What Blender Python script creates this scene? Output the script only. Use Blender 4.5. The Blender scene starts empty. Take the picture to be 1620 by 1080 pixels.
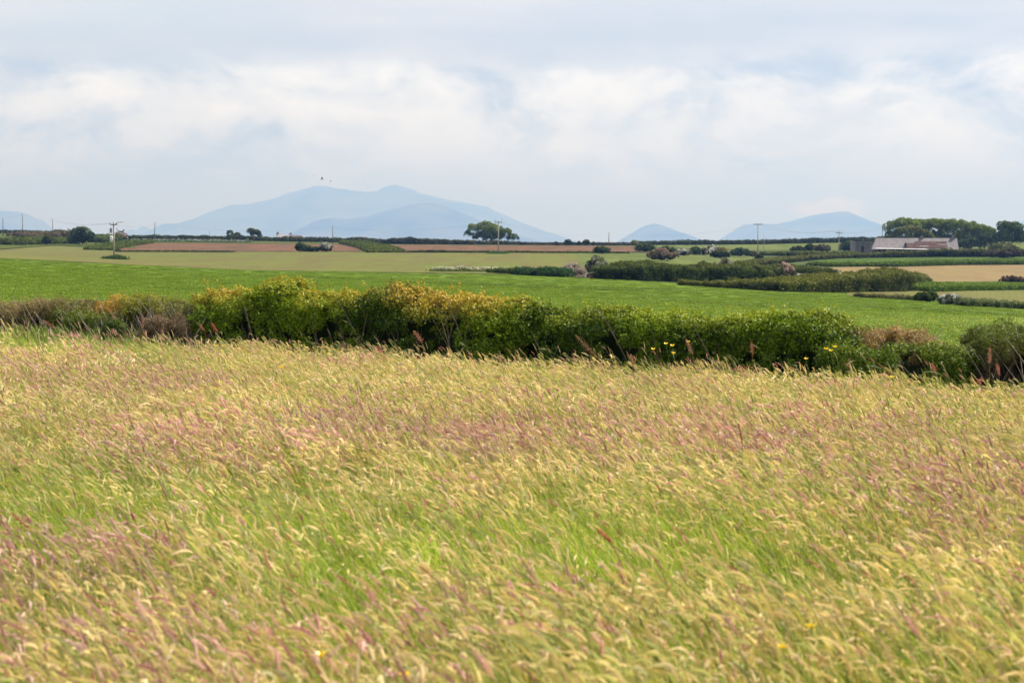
import bpy, math, random
import numpy as np
from mathutils import Vector

# ------------------------------------------------------------------ camera, world, sun, exposure
S = bpy.context.scene
F = 3023.0          # focal length in photograph pixels (1620 wide)
HOR = 388.0         # eye level row in the photograph
EYE = 2.3           # metres above the meadow
cam = bpy.data.cameras.new('camera')
camo = bpy.data.objects.new('camera', cam)
S.collection.objects.link(camo)
cam.sensor_width = 36.0
cam.lens = 36.0 * F / 1620.0
camo.location = (0, 0, EYE)
camo.rotation_euler = (math.radians(90) - math.atan(152.0 / F), 0, 0)
cam.clip_start = 0.1
cam.clip_end = 150000
cam.dof.use_dof = True
cam.dof.focus_distance = 42.0
cam.dof.aperture_fstop = 4.0
S.camera = camo

SUN_EL, SUN_AZ = math.radians(56), math.radians(62)     # azimuth clockwise from the view axis
world = bpy.data.worlds.new('World')
S.world = world
world.use_nodes = True
nt = world.node_tree
nt.nodes.clear()
def N(tree, typ, **kw):
    n = tree.nodes.new(typ)
    for k, v in kw.items():
        if k.startswith('i_'):
            n.inputs[k[2:].replace('_', ' ')].default_value = v
        else:
            setattr(n, k, v)
    return n
def LK(tree, a, b): tree.links.new(a, b)
def math_n(tree, op, a, b=None, clamp=False):
    n = tree.nodes.new('ShaderNodeMath'); n.operation = op; n.use_clamp = clamp
    for i, v in enumerate((a, b)):
        if v is None: continue
        if isinstance(v, (int, float)): n.inputs[i].default_value = v
        else: tree.links.new(v, n.inputs[i])
    return n.outputs[0]
def ramp(tree, fac, stops, interp='LINEAR'):
    n = tree.nodes.new('ShaderNodeValToRGB')
    cr = n.color_ramp; cr.interpolation = interp
    while len(cr.elements) < len(stops): cr.elements.new(0.5)
    for e, (p, c) in zip(cr.elements, stops):
        e.position = p
        e.color = (c, c, c, 1) if isinstance(c, (int, float)) else (c[0], c[1], c[2], 1)
    tree.links.new(fac, n.inputs[0])
    return n.outputs[0]
def mixc(tree, fac, a, b):
    n = tree.nodes.new('ShaderNodeMix'); n.data_type = 'RGBA'
    for sock, v in ((n.inputs['Factor'], fac), (n.inputs['A'], a), (n.inputs['B'], b)):
        if isinstance(v, (int, float)): sock.default_value = v
        elif isinstance(v, tuple): sock.default_value = (v[0], v[1], v[2], 1)
        else: tree.links.new(v, sock)
    return n.outputs['Result']
def mapped_noise(tree, vec, scale, mscale=(1, 1, 1), loc=(0, 0, 0), detail=4, rough=0.5, dist=0.0):
    m = tree.nodes.new('ShaderNodeMapping')
    m.inputs['Scale'].default_value = mscale
    m.inputs['Location'].default_value = loc
    tree.links.new(vec, m.inputs['Vector'])
    n = tree.nodes.new('ShaderNodeTexNoise')
    n.inputs['Scale'].default_value = scale
    n.inputs['Detail'].default_value = detail
    n.inputs['Roughness'].default_value = rough
    n.inputs['Distortion'].default_value = dist
    tree.links.new(m.outputs[0], n.inputs['Vector'])
    return n.outputs[0]

sky = nt.nodes.new('ShaderNodeTexSky')
sky.sky_type = 'NISHITA'; sky.sun_disc = False
sky.sun_elevation = SUN_EL; sky.sun_rotation = SUN_AZ
sky.air_density = 1.2; sky.dust_density = 1.5
bg_sky = nt.nodes.new('ShaderNodeBackground'); bg_sky.inputs[1].default_value = 0.09
LK(nt, sky.outputs[0], bg_sky.inputs[0])
tc = nt.nodes.new('ShaderNodeTexCoord')
vec = tc.outputs['Generated']
sep = nt.nodes.new('ShaderNodeSeparateXYZ'); LK(nt, vec, sep.inputs[0])
el = sep.outputs['Z']                                   # sine of the elevation
el01 = math_n(nt, 'MULTIPLY', el, 4.0, clamp=True)        # 0..0.25 -> 0..1
# soft cloud deck: grey-white, streaked sideways
wob = mapped_noise(nt, vec, 5.0, (1, 1, 2.5), (3.1, 0.4, 0.2), 3, 0.5)
elw = math_n(nt, 'ADD', el01, math_n(nt, 'MULTIPLY', math_n(nt, 'SUBTRACT', wob, 0.5), 0.10), clamp=True)
deck = ramp(nt, elw, [(0.0, (0.66, 0.75, 0.85)), (0.10, (0.68, 0.755, 0.85)), (0.18, (0.72, 0.77, 0.845)),
                      (0.25, (0.80, 0.82, 0.86)), (0.345, (0.96, 0.95, 0.94)), (0.385, (0.74, 0.76, 0.82)),
                      (0.44, (0.64, 0.68, 0.77)), (0.52, (0.80, 0.82, 0.86)), (1.0, (0.70, 0.72, 0.77))])
streak = mapped_noise(nt, vec, 3.2, (1, 1, 14), (7.7, 1.2, 0.0), 5, 0.55)
deck2 = mixc(nt, ramp(nt, streak, [(0.40, 0.0), (0.70, 0.55)]), deck, (0.92, 0.92, 0.94))
grey = mapped_noise(nt, vec, 9.0, (1, 1, 3.2), (1.7, 5.2, 0.6), 5, 0.55)
greywin = ramp(nt, el01, [(0.10, 0.0), (0.20, 0.8), (0.36, 0.6), (0.50, 0.35), (1.0, 0.5)])
deck3 = mixc(nt, math_n(nt, 'MULTIPLY', ramp(nt, grey, [(0.43, 0.0), (0.60, 0.9)]), greywin), deck2, (0.50, 0.58, 0.72))
# heaped bright clouds with crisp tops in a low band
cu = mapped_noise(nt, vec, 10.0, (1, 1, 2.2), (0.35, 2.2, 4.9), 12, 0.64, 0.25)
cuwin = ramp(nt, elw, [(0.07, 0.0), (0.14, 0.45), (0.21, 0.9), (0.365, 1.0), (0.385, 0.35), (0.42, 0.0)])
cumask = math_n(nt, 'MULTIPLY', ramp(nt, cu, [(0.36, 0.0), (0.47, 0.9)]), cuwin, clamp=True)
cu_in = mapped_noise(nt, vec, 13.0, (1, 1, 2.1), (0.9, 2.2, 4.84), 12, 0.64, 0.35)
cucol = ramp(nt, cu_in, [(0.40, (0.50, 0.58, 0.73)), (0.465, (0.72, 0.77, 0.87)), (0.52, (0.93, 0.95, 0.98)), (0.62, (1.12, 1.12, 1.13))])
clouds = mixc(nt, cumask, deck3, cucol)
# one small heaped cloud low over the right hand hill
dx_ = math_n(nt, 'MULTIPLY', math_n(nt, 'SUBTRACT', sep.outputs['X'], 0.163), 42.0)
dz_ = math_n(nt, 'MULTIPLY', math_n(nt, 'SUBTRACT', el, 0.0185), 120.0)
rr_ = math_n(nt, 'ADD', math_n(nt, 'MULTIPLY', dx_, dx_), math_n(nt, 'MULTIPLY', dz_, dz_))
sm_n = mapped_noise(nt, vec, 60.0, (1, 1, 1.5), (2, 1, 0), 6, 0.6, 0.3)
sm_ = ramp(nt, math_n(nt, 'ADD', math_n(nt, 'MULTIPLY', rr_, 0.35), math_n(nt, 'MULTIPLY', sm_n, 0.6)), [(0.42, 0.9), (0.56, 0.0)])
front = math_n(nt, 'GREATER_THAN', sep.outputs['Y'], 0.0)
clouds = mixc(nt, math_n(nt, 'MULTIPLY', sm_, front), clouds, (1.5, 1.55, 1.7))
bg_cl = nt.nodes.new('ShaderNodeBackground'); bg_cl.inputs[1].default_value = 0.50
LK(nt, clouds, bg_cl.inputs[0])
mixs = nt.nodes.new('ShaderNodeMixShader')
gap = mapped_noise(nt, vec, 4.0, (1, 1, 3), (0, 0, 9), 4, 0.5)
LK(nt, ramp(nt, gap, [(0.30, 0.80), (0.45, 0.97)]), mixs.inputs[0])
LK(nt, bg_sky.outputs[0], mixs.inputs[1]); LK(nt, bg_cl.outputs[0], mixs.inputs[2])
wo = nt.nodes.new('ShaderNodeOutputWorld'); LK(nt, mixs.outputs[0], wo.inputs[0])

sl = bpy.data.lights.new('sun', 'SUN')
sl.energy = 5.0; sl.angle = math.radians(0.6); sl.color = (1.0, 0.94, 0.84)
so = bpy.data.objects.new('sun', sl); S.collection.objects.link(so)
sdir = Vector((math.cos(SUN_EL) * math.sin(SUN_AZ), math.cos(SUN_EL) * math.cos(SUN_AZ), math.sin(SUN_EL)))
so.rotation_euler = sdir.to_track_quat('Z', 'Y').to_euler()
so.location = sdir * 50

S.view_settings.view_transform = 'Standard'
S.view_settings.look = 'None'
S.view_settings.gamma = 1
S.view_settings.use_curve_mapping = False
S.view_settings.exposure = 1.12
S.render.engine = 'CYCLES'
cy = S.cycles
cy.max_bounces = 6; cy.diffuse_bounces = 3; cy.glossy_bounces = 1; cy.transmission_bounces = 4
cy.volume_bounces = 0; cy.transparent_max_bounces = 8
cy.use_denoising = True
cy.use_adaptive_sampling = False
cy.caustics_reflective = False; cy.caustics_refractive = False

rng = np.random.default_rng(11)
random.seed(5)

# ------------------------------------------------------------------ terrain
COLS = np.array([-500, 0, 200, 400, 810, 1000, 1200, 1400, 1620, 2100], float)
def zrow(d, py): return EYE - (np.array(py, float) - HOR) * d / F
ROWS_D = [-4000, 0, 13, 24, 36, 60, 120, 230, 300, 400, 500, 600, 720, 850, 1100, 2200, 5000, 60000]
z60 = np.array([0.2, .1, .05, 0, -.1, -.15, -.2, -.25, -.3, -.4])
r850 = zrow(850, [368, 368, 378, 380, 386, 387, 385, 381, 381, 381])
ROWS_Z = [
    np.zeros(10), np.zeros(10), np.zeros(10), np.array([.05, .0, -.04, -.1, -.16, -.18, -.18, -.19, -.21, -.25]),
    np.array([.26, .17, .06, -.06, -.16, -.18, -.18, -.19, -.22, -.25]), z60,
    zrow(120, [433, 435, 440, 448, 463, 473, 484, 494, 504, 515]),
    zrow(230, [406, 409, 419, 428, 435, 444, 456, 468, 483, 500]),
    zrow(300, [401, 404, 413, 419, 423, 432, 441, 451, 461, 475]),
    zrow(400, [396, 399, 405, 409, 410, 417, 425, 430, 433, 440]),
    zrow(500, [393, 396, 400, 400, 400, 406, 412, 417, 419, 420]),
    zrow(600, [386, 387, 392, 393, 393, 397, 402, 404, 404, 404]),
    zrow(720, [372, 373, 383, 385.5, 388, 390, 394, 394, 393, 393]),
    r850, r850 - 2.5, np.full(10, -14.0), np.full(10, -20.0), np.full(10, -20.0)]
ROWS_D = np.array(ROWS_D, float); ROWS_Z = np.array(ROWS_Z)
def ground(x, y):
    x = np.atleast_1d(np.asarray(x, float)); y = np.atleast_1d(np.asarray(y, float))
    yy = np.maximum(y, 1.0)
    px = np.clip(810 + x / yy * F, -500, 2100)
    ci = np.clip(np.searchsorted(COLS, px) - 1, 0, len(COLS) - 2)
    ct = (px - COLS[ci]) / (COLS[ci + 1] - COLS[ci]); ct = np.clip(ct, 0, 1)
    ri = np.clip(np.searchsorted(ROWS_D, y) - 1, 0, len(ROWS_D) - 2)
    rt = np.clip((y - ROWS_D[ri]) / (ROWS_D[ri + 1] - ROWS_D[ri]), 0, 1)
    z0 = ROWS_Z[ri, ci] * (1 - ct) + ROWS_Z[ri, ci + 1] * ct
    z1 = ROWS_Z[ri + 1, ci] * (1 - ct) + ROWS_Z[ri + 1, ci + 1] * ct
    return z0 * (1 - rt) + z1 * rt
def gz(x, y): return float(ground(x, y)[0])
_ds = np.concatenate([np.linspace(45, 300, 400), np.linspace(300.5, 850, 700)])
def dist_at(px, py):
    """distance at which the ground is seen at photograph row py in column px"""
    xs = (px - 810) / F * _ds
    rows = HOR + (EYE - ground(xs, _ds)) / _ds * F
    k = np.argmin(np.abs(rows - py))
    return float(_ds[k])
def at(px, py=None, d=None):
    if d is None: d = dist_at(px, py)
    x = (px - 810) / F * d
    return x, d, gz(x, d)
def zpix(py, d): return EYE - (py - HOR) * d / F

# ------------------------------------------------------------------ helpers
col = S.collection
def link(name, me, mat=None, parent=None):
    o = bpy.data.objects.new(name, me)
    col.objects.link(o)
    if mat is not None and me is not None: me.materials.append(mat)
    if parent is not None: o.parent = parent
    return o
def tag(o, label=None, cat=None, group=None, kind=None):
    if label: o['label'] = label
    if cat: o['category'] = cat
    if group: o['group'] = group
    if kind: o['kind'] = kind
    return o
def thing(name, label, cat, loc=(0, 0, 0), group=None):
    o = bpy.data.objects.new(name, None); col.objects.link(o)
    o.location = loc; o.empty_display_size = 0.2
    return tag(o, label, cat, group)
class MB:
    """collects verts, faces and colours; builds ONE mesh object"""
    def __init__(s): s.v = []; s.f = []; s.c = []; s.n = 0
    def add(s, v, f, c=(.5, .5, .5)):
        v = np.asarray(v, float)
        s.v.append(v); s.f.extend([tuple(i + s.n for i in q) for q in f])
        c = np.asarray(c, float)
        s.c.append(np.tile(c, (len(v), 1)) if c.ndim == 1 else c)
        s.n += len(v)
    def box(s, x0, x1, y0, y1, z0, z1, c=(.5, .5, .5)):
        v = [(x, y, z) for z in (z0, z1) for y in (y0, y1) for x in (x0, x1)]
        s.add(v, [(0, 2, 3, 1), (4, 5, 7, 6), (0, 1, 5, 4), (2, 6, 7, 3), (0, 4, 6, 2), (1, 3, 7, 5)], c)
    def tube(s, pts, radii, n=6, c=(.5, .5, .5)):
        pts = [Vector(p) for p in pts]; rings = []
        for i, p in enumerate(pts):
            t = (pts[min(i + 1, len(pts) - 1)] - pts[max(i - 1, 0)]).normalized()
            a = t.orthogonal().normalized() if abs(t.z) < .98 else Vector((1, 0, 0)).cross(t).normalized()
            b = t.cross(a)
            for k in range(n):
                w = 2 * math.pi * k / n
                rings.append(p + (a * math.cos(w) + b * math.sin(w)) * radii[i])
        f = []
        for i in range(len(pts) - 1):
            for k in range(n):
                k2 = (k + 1) % n
                f.append((i * n + k, i * n + k2, (i + 1) * n + k2, (i + 1) * n + k))
        f.append(tuple(range(n - 1, -1, -1))); f.append(tuple((len(pts) - 1) * n + k for k in range(n)))
        s.add([tuple(r) for r in rings], f, c)
    def build(s, name, mat, parent=None, smooth=False):
        me = bpy.data.meshes.new(name)
        v = np.concatenate(s.v)
        me.from_pydata(v.tolist(), [], s.f)
        ca = me.color_attributes.new('Col', 'FLOAT_COLOR', 'POINT')
        cc = np.concatenate(s.c); rgba = np.ones((len(cc), 4)); rgba[:, :3] = cc
        ca.data.foreach_set('color', rgba.ravel())
        if smooth: me.polygons.foreach_set('use_smooth', [True] * len(me.polygons))
        me.update()
        return link(name, me, mat, parent)
def fast_mesh(name, V, sides, cols, smooth=None):
    """V: (n*sides,3) - every face has its own vertices"""
    n = len(V) // sides
    me = bpy.data.meshes.new(name)
    me.vertices.add(len(V)); me.vertices.foreach_set('co', V.astype(np.float32).ravel())
    me.loops.add(len(V)); me.loops.foreach_set('vertex_index', np.arange(len(V), dtype=np.int32))
    me.polygons.add(n); me.polygons.foreach_set('loop_start', np.arange(0, len(V), sides, dtype=np.int32))
    ca = me.color_attributes.new('Col', 'FLOAT_COLOR', 'POINT')
    rgba = np.ones((len(V), 4), np.float32); rgba[:, :3] = np.repeat(cols, sides, axis=0)
    ca.data.foreach_set('color', rgba.ravel())
    me.update(calc_edges=True); me.validate()
    return me
def unit(a): return a / np.maximum(np.linalg.norm(a, axis=-1, keepdims=True), 1e-9)
def rdir(n):
    return unit(rng.normal(size=(n, 3)))
def wob3(P, scale, seed=0, n=7):
    r = np.random.default_rng(1000 + seed)
    out = np.zeros(len(P))
    for k in range(n):
        d = unit(r.normal(size=3)) * scale * r.uniform(.6, 1.9)
        out += np.sin(P @ d + r.uniform(0, 6.28))
    return out / math.sqrt(n) * 1.0
def leaf_mesh(name, C, Nn, L, W, cols):
    n = len(C)
    Nn = unit(Nn + rng.normal(size=(n, 3)) * 0.55)
    T = unit(np.cross(Nn, rdir(n))); B = np.cross(Nn, T)
    L = np.broadcast_to(L, (n,))[:, None] * .5; W = np.broadcast_to(W, (n,))[:, None] * .5
    V = np.stack([C + T * L, C + B * W + Nn * W * .25, C - T * L, C - B * W + Nn * W * .25], 1).reshape(-1, 3)
    return fast_mesh(name, V, 4, cols)

# ------------------------------------------------------------------ materials
def mat_new(name):
    m = bpy.data.materials.new(name); m.use_nodes = True
    m.node_tree.nodes.clear(); return m, m.node_tree
def out_bsdf(t, colr, rough=0.8, bump=None, bstr=0.3, bdist=0.02, spec=0.3):
    b = t.nodes.new('ShaderNodeBsdfPrincipled')
    b.inputs['Roughness'].default_value = rough
    b.inputs['Specular IOR Level'].default_value = spec
    if isinstance(colr, tuple): b.inputs['Base Color'].default_value = (*colr, 1)
    else: LK(t, colr, b.inputs['Base Color'])
    if bump is not None:
        bn = t.nodes.new('ShaderNodeBump'); bn.inputs['Strength'].default_value = bstr; bn.inputs['Distance'].default_value = bdist
        LK(t, bump, bn.inputs['Height']); LK(t, bn.outputs[0], b.inputs['Normal'])
    o = t.nodes.new('ShaderNodeOutputMaterial'); LK(t, b.outputs[0], o.inputs[0])
    return b
def leaf_mat(name, trans=0.3, rough=0.55, spec=0.25, vary=0.0):
    m, t = mat_new(name)
    a = t.nodes.new('ShaderNodeAttribute'); a.attribute_name = 'Col'
    c = a.outputs['Color']
    if vary:
        oi = t.nodes.new('ShaderNodeObjectInfo')
        g = t.nodes.new('ShaderNodeNewGeometry')
        ns = mapped_noise(t, g.outputs['Position'], 0.45, detail=3)
        v = math_n(t, 'ADD', math_n(t, 'MULTIPLY', oi.outputs['Random'], vary), math_n(t, 'ADD', math_n(t, 'MULTIPLY', ns, 0.5), 0.75 - vary * .5))
        h = t.nodes.new('ShaderNodeHueSaturation')
        LK(t, c, h.inputs['Color']); LK(t, v, h.inputs['Value'])
        c = h.outputs[0]
    b = t.nodes.new('ShaderNodeBsdfPrincipled'); b.inputs['Roughness'].default_value = rough
    b.inputs['Specular IOR Level'].default_value = spec
    LK(t, c, b.inputs['Base Color'])
    tr = t.nodes.new('ShaderNodeBsdfTranslucent'); LK(t, c, tr.inputs['Color'])
    mx = t.nodes.new('ShaderNodeMixShader'); mx.inputs[0].default_value = trans
    LK(t, b.outputs[0], mx.inputs[1]); LK(t, tr.outputs[0], mx.inputs[2])
    o = t.nodes.new('ShaderNodeOutputMaterial'); LK(t, mx.outputs[0], o.inputs[0])
    return m
M_LEAF = leaf_mat('leaf', 0.34, 0.5, 0.16)
M_GRASS = leaf_mat('grass', 0.56, 0.5, 0.25, vary=0.25)
M_TUFT = leaf_mat('pasture_grass', 0.35, 0.5, 0.2, vary=0.3)
M_FAR = leaf_mat('far_leaf', 0.24, 0.8, 0.03)
M_PETAL = leaf_mat('petal', 0.25, 0.35, 0.5)
def plain(name, c1, c2, scale=3.0, rough=0.85, spec=0.2, bstr=0.2, bdist=0.02):
    m, t = mat_new(name)
    tcx = t.nodes.new('ShaderNodeTexCoord')
    n1 = mapped_noise(t, tcx.outputs['Object'], scale, detail=6, rough=0.65)
    out_bsdf(t, mixc(t, ramp(t, n1, [(0.35, 0.0), (0.65, 1.0)]), c1, c2), rough, n1, bstr, bdist, spec)
    return m
M_BARK = plain('bark', (.11, .085, .06), (.20, .165, .12), 9)
M_DEAD = plain('dead_wood', (.30, .24, .20), (.45, .38, .33), 4)
M_TWIG = plain('dark_twig', (.05, .04, .028), (.10, .08, .055), 12)
M_POLE = plain('pole_wood', (.26, .23, .18), (.40, .36, .28), 2.0)
M_POLED = plain('pole_wood_dark', (.12, .11, .10), (.19, .17, .15), 2.0)
M_METAL = plain('dull_metal', (.14, .15, .16), (.20, .21, .22), 2.0, 0.5, 0.5)
M_WHITE = plain('white_enamel', (.62, .63, .62), (.78, .78, .76), 2.0, 0.5, 0.4)
M_WIRE = plain('wire', (.10, .10, .11), (.14, .14, .15), 1.0, 0.5, 0.5)
M_STONE = plain('stone_wall', (.12, .10, .09), (.26, .23, .21), 2.2, 0.9, 0.2, 0.6, 0.08)
M_DSTONE = plain('dark_stone', (.08, .075, .085), (.19, .17, .17), 2.0, 0.9, 0.2, 0.6, 0.08)
M_SLATE = plain('grey_slate', (.095, .085, .094), (.16, .143, .156), 0.9, 0.7, 0.3, 0.4, 0.04)
M_SLATE2 = plain('blue_slate', (.16, .15, .17), (.24, .22, .24), 0.9, 0.7, 0.3, 0.3, 0.04)
M_LICHEN = plain('rusty_slate', (.055, .028, .024), (.13, .075, .065), 1.5, 0.9, 0.2, 0.5, 0.05)
M_SHEET = plain('pale_sheet', (.42, .42, .44), (.55, .55, .56), 1.0, 0.6, 0.3)
M_DARK = plain('dark_interior', (.02, .02, .02), (.035, .03, .03), 1.0)
M_BIRD = plain('feather_black', (.02, .02, .022), (.04, .04, .045), 9.0)

def field_mat(name, cols_, scale=0.05, rows=None, fine=1.2, flecks=None, bstr=0.5, k=.66):
    cols_ = [tuple(c * k for c in q) for q in cols_]
    if rows: rows = rows[:3] + (tuple(c * k for c in rows[3]),)
    return field_mat_(name, cols_, scale, rows, fine, flecks, bstr)
def field_mat_(name, cols_, scale=0.05, rows=None, fine=1.2, flecks=None, bstr=0.5):
    """cols_: three base colours; rows: (period direction angle, amount) of sown rows"""
    m, t = mat_new(name)
    g = t.nodes.new('ShaderNodeNewGeometry'); P = g.outputs['Position']
    big = mapped_noise(t, P, scale, (1, .3, 1), (5, 9, 0), 4, 0.6)
    mid = mapped_noise(t, P, scale * 9, (1, .10, 1), (1, 3, 0), 5, 0.6)
    fin = mapped_noise(t, P, fine, (1, .12, 1), (0, 0, 0), 5, 0.7)
    c = mixc(t, ramp(t, big, [(0.38, 0), (0.62, 1)]), cols_[0], cols_[1])
    c = mixc(t, ramp(t, mid, [(0.44, 0), (0.60, .9)]), c, tuple(k * .82 for k in cols_[2]))
    c = mixc(t, ramp(t, fin, [(0.50, 0), (0.68, .55)]), c, tuple(k * .5 for k in cols_[2]))
    c = mixc(t, ramp(t, fin, [(0.26, .10), (0.40, 0)]), c, tuple(min(1, k * 1.45) for k in cols_[0]))
    if rows:
        w = t.nodes.new('ShaderNodeTexWave'); w.inputs['Scale'].default_value = rows[1]
        w.inputs['Distortion'].default_value = 1.2; w.inputs['Detail'].default_value = 3
        mp = t.nodes.new('ShaderNodeMapping'); mp.inputs['Rotation'].default_value = (0, 0, rows[0])
        LK(t, P, mp.inputs[0]); LK(t, mp.outputs[0], w.inputs['Vector'])
        c = mixc(t, ramp(t, w.outputs[0], [(0.4, 0), (0.9, rows[2])]), c, rows[3])
    if flecks:
        v = t.nodes.new('ShaderNodeTexVoronoi'); v.inputs['Scale'].default_value = flecks[1]
        LK(t, P, v.inputs['Vector'])
        fm = ramp(t, v.outputs['Distance'], [(0.07, 1), (0.13, 0)])
        pm = mapped_noise(t, P, 0.12, detail=3)
        c = mixc(t, math_n(t, 'MULTIPLY', fm, ramp(t, pm, [(0.45, 0), (0.6, .9)])), c, flecks[0])
    out_bsdf(t, c, 0.95, fin, bstr, 0.15, 0.05)
    return m
M_GROUND = field_mat('turf', [(.07, .10, .03), (.085, .11, .035), (.06, .08, .028)], 0.05)
M_PAST = field_mat('pasture', [(.105, .175, .010), (.120, .19, .013), (.095, .16, .009)], 0.03)
M_PALE = field_mat('young_crop', [(.155, .152, .042), (.125, .155, .030), (.17, .14, .055)], 0.018, rows=(0.25, 0.35, 0.35, (.10, .12, .04)), fine=0.7)
M_BROWN = field_mat('bare_earth', [(.155, .082, .048), (.17, .085, .055), (.13, .085, .045)], 0.02, fine=0.5)
M_TAN = field_mat('tan_soil', [(.245, .175, .082), (.225, .18, .07), (.26, .18, .09)], 0.02, rows=(1.45, 0.4, 0.3, (.19, .16, .08)), fine=0.7)
M_LIME = field_mat('lime_meadow', [(.12, .15, .035), (.13, .155, .04), (.10, .13, .03)], 0.02, fine=0.5)
M_BANK = field_mat('rough_bank', [(.075, .10, .018), (.10, .115, .024), (.055, .08, .013)], 0.09, fine=0.7)
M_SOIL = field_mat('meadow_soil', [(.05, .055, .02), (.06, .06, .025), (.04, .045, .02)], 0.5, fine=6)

# ------------------------------------------------------------------ ground and fields
def grid_obj(name, X, Y, Z, mat, kind='structure', label=None):
    r, c = X.shape
    V = np.stack([X, Y, Z], -1).reshape(-1, 3)
    idx = np.arange(r * c).reshape(r, c)
    q = np.stack([idx[:-1, :-1], idx[:-1, 1:], idx[1:, 1:], idx[1:, :-1]], -1).reshape(-1, 4)
    me = bpy.data.meshes.new(name)
    me.from_pydata(V.tolist(), [], q.tolist())
    me.polygons.foreach_set('use_smooth', [True] * len(me.polygons))
    o = link(name, me, mat); o['kind'] = kind
    if label: o['label'] = label
    return o
ys = np.concatenate([[-1400, -400, -100, -30, -5], np.arange(0, 24, 4), np.linspace(24, 60, 8), np.linspace(70, 850, 79), [900, 1100, 1500, 2200, 3500, 5000, 9000, 16000, 28000, 53000]])
us = np.concatenate([[-1.0, -.6, -.45], np.linspace(-.433, .427, 60), [.45, .6, 1.0]])
X = us[None, :] * np.maximum(np.abs(ys)[:, None], 60) * 1.0
X = np.where(np.abs(us)[None, :] >= .99, np.sign(us)[None, :] * np.maximum(np.abs(X), 900), X)
X = np.clip(X, -28000, 28000)
Y = np.repeat(ys[:, None], len(us), 1)
Z = ground(X.ravel(), Y.ravel()).reshape(X.shape)
grid_obj('ground', X, Y, Z, M_GROUND, label='gently rolling farmland turf')

def field(name, mat, edges, lift, n=60, m=26, label=None):
    """edges: (px, row of the near edge, row of the far edge); a negative row is a distance in metres"""
    e = np.array(edges, float)
    px = np.linspace(e[0, 0], e[-1, 0], n)
    def dd(pxx, row): return -row if row < 0 else dist_at(pxx, row)
    dn = np.interp(px, e[:, 0], [dd(a, b) for a, b, c in edges])
    df = np.interp(px, e[:, 0], [dd(a, c) for a, b, c in edges])
    t = np.linspace(0, 1, m)[:, None]
    D = dn[None] * (1 - t) + df[None] * t
    Xf = (px[None] - 810) / F * D
    Zf = ground(Xf.ravel(), D.ravel()).reshape(Xf.shape) + lift
    o = grid_obj(name, Xf, D, Zf, mat, label=label)
    return o
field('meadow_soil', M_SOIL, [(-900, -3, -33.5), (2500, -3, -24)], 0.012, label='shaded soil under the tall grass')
field('pasture', M_PAST, [(-400, -38, 407), (0, -37.5, 409), (200, -36, 419), (400, -35, 428), (810, -33, 435), (1000, -31.5, 444), (1200, -30, 457), (1400, -29, 468), (1620, -28, 484), (1900, -27, 490)], 0.03, label='bright green pasture beyond the hedge')
field('young_crop_field', M_PALE, [(-400, 407, 397), (0, 409, 396), (90, 413, 389), (200, 419, 397), (400, 428, 398.5), (810, 434, 399), (880, 432, 400), (940, 425, 402)], 0.06, label='pale yellow green field of young crop')
field('reddish_bare_field', M_BROWN, [(182, 397, 386), (250, 397.5, 384), (400, 398, 385.5), (560, 398, 387), (640, 398, 388)], 0.09, label='reddish bare earth field below the skyline hedge, left half')
field('reddish_bare_field', M_BROWN, [(612, 398, 387.5), (810, 398.5, 388.8), (930, 399.5, 389.2), (1020, 399, 390)], 0.12, label='reddish bare earth field below the skyline hedge, right half')
field('lime_field', M_LIME, [(915, 425, 401), (1030, 424, 402), (1110, 424, 404), (1190, 420, 404)], 0.10, label='bright lime green field between dark hedges')
field('skyline_field', M_LIME, [(1040, 392, 388.5), (1200, 396, 387), (1330, 395, 383), (1480, 398, 384), (1800, 398, 384)], 0.08, label='light green field under the right skyline')
field('tan_field', M_TAN, [(1290, 434, 424), (1400, 446, 421.5), (1500, 446, 419), (1620, 445, 417.5), (1950, 444, 417)], 0.07, label='tan bare field sloping in front of the farm')
field('pale_strip_field', M_PALE, [(1340, 469, 464), (1440, 474, 461), (1620, 480, 459), (1950, 485, 458)], 0.09, label='narrow pale field beside the white blossomed bush')
M_VERGE = field_mat('green_verge', [(.060, .110, .010), (.075, .125, .014), (.045, .085, .008)], 0.08, fine=.9)
field('green_verge', M_VERGE, [(1420, 462, 447), (1500, 460, 446.5), (1620, 459, 446), (1950, 458, 445)], 0.13, label='strip of green verge below the tan field')
field('farm_bank', M_VERGE, [(1250, 411, 400), (1400, 421, 399), (1620, 417, 398), (1950, 417, 396)], 0.10, label='grassy bank below the farm hedge')
field('verge_bank', M_BANK, [(196, 385, 379.5), (300, 385, 380.5), (440, 386, 382.5), (560, 387, 384.5)], 0.14, label='green verge between the bare field and the skyline hedge')
field('left_bank', M_BANK, [(-400, 396, 368.5), (0, 395, 369), (90, 388, 373), (150, 390, 378), (215, 393, 380)], 0.15, label='rough grassy bank at the left skyline')

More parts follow.
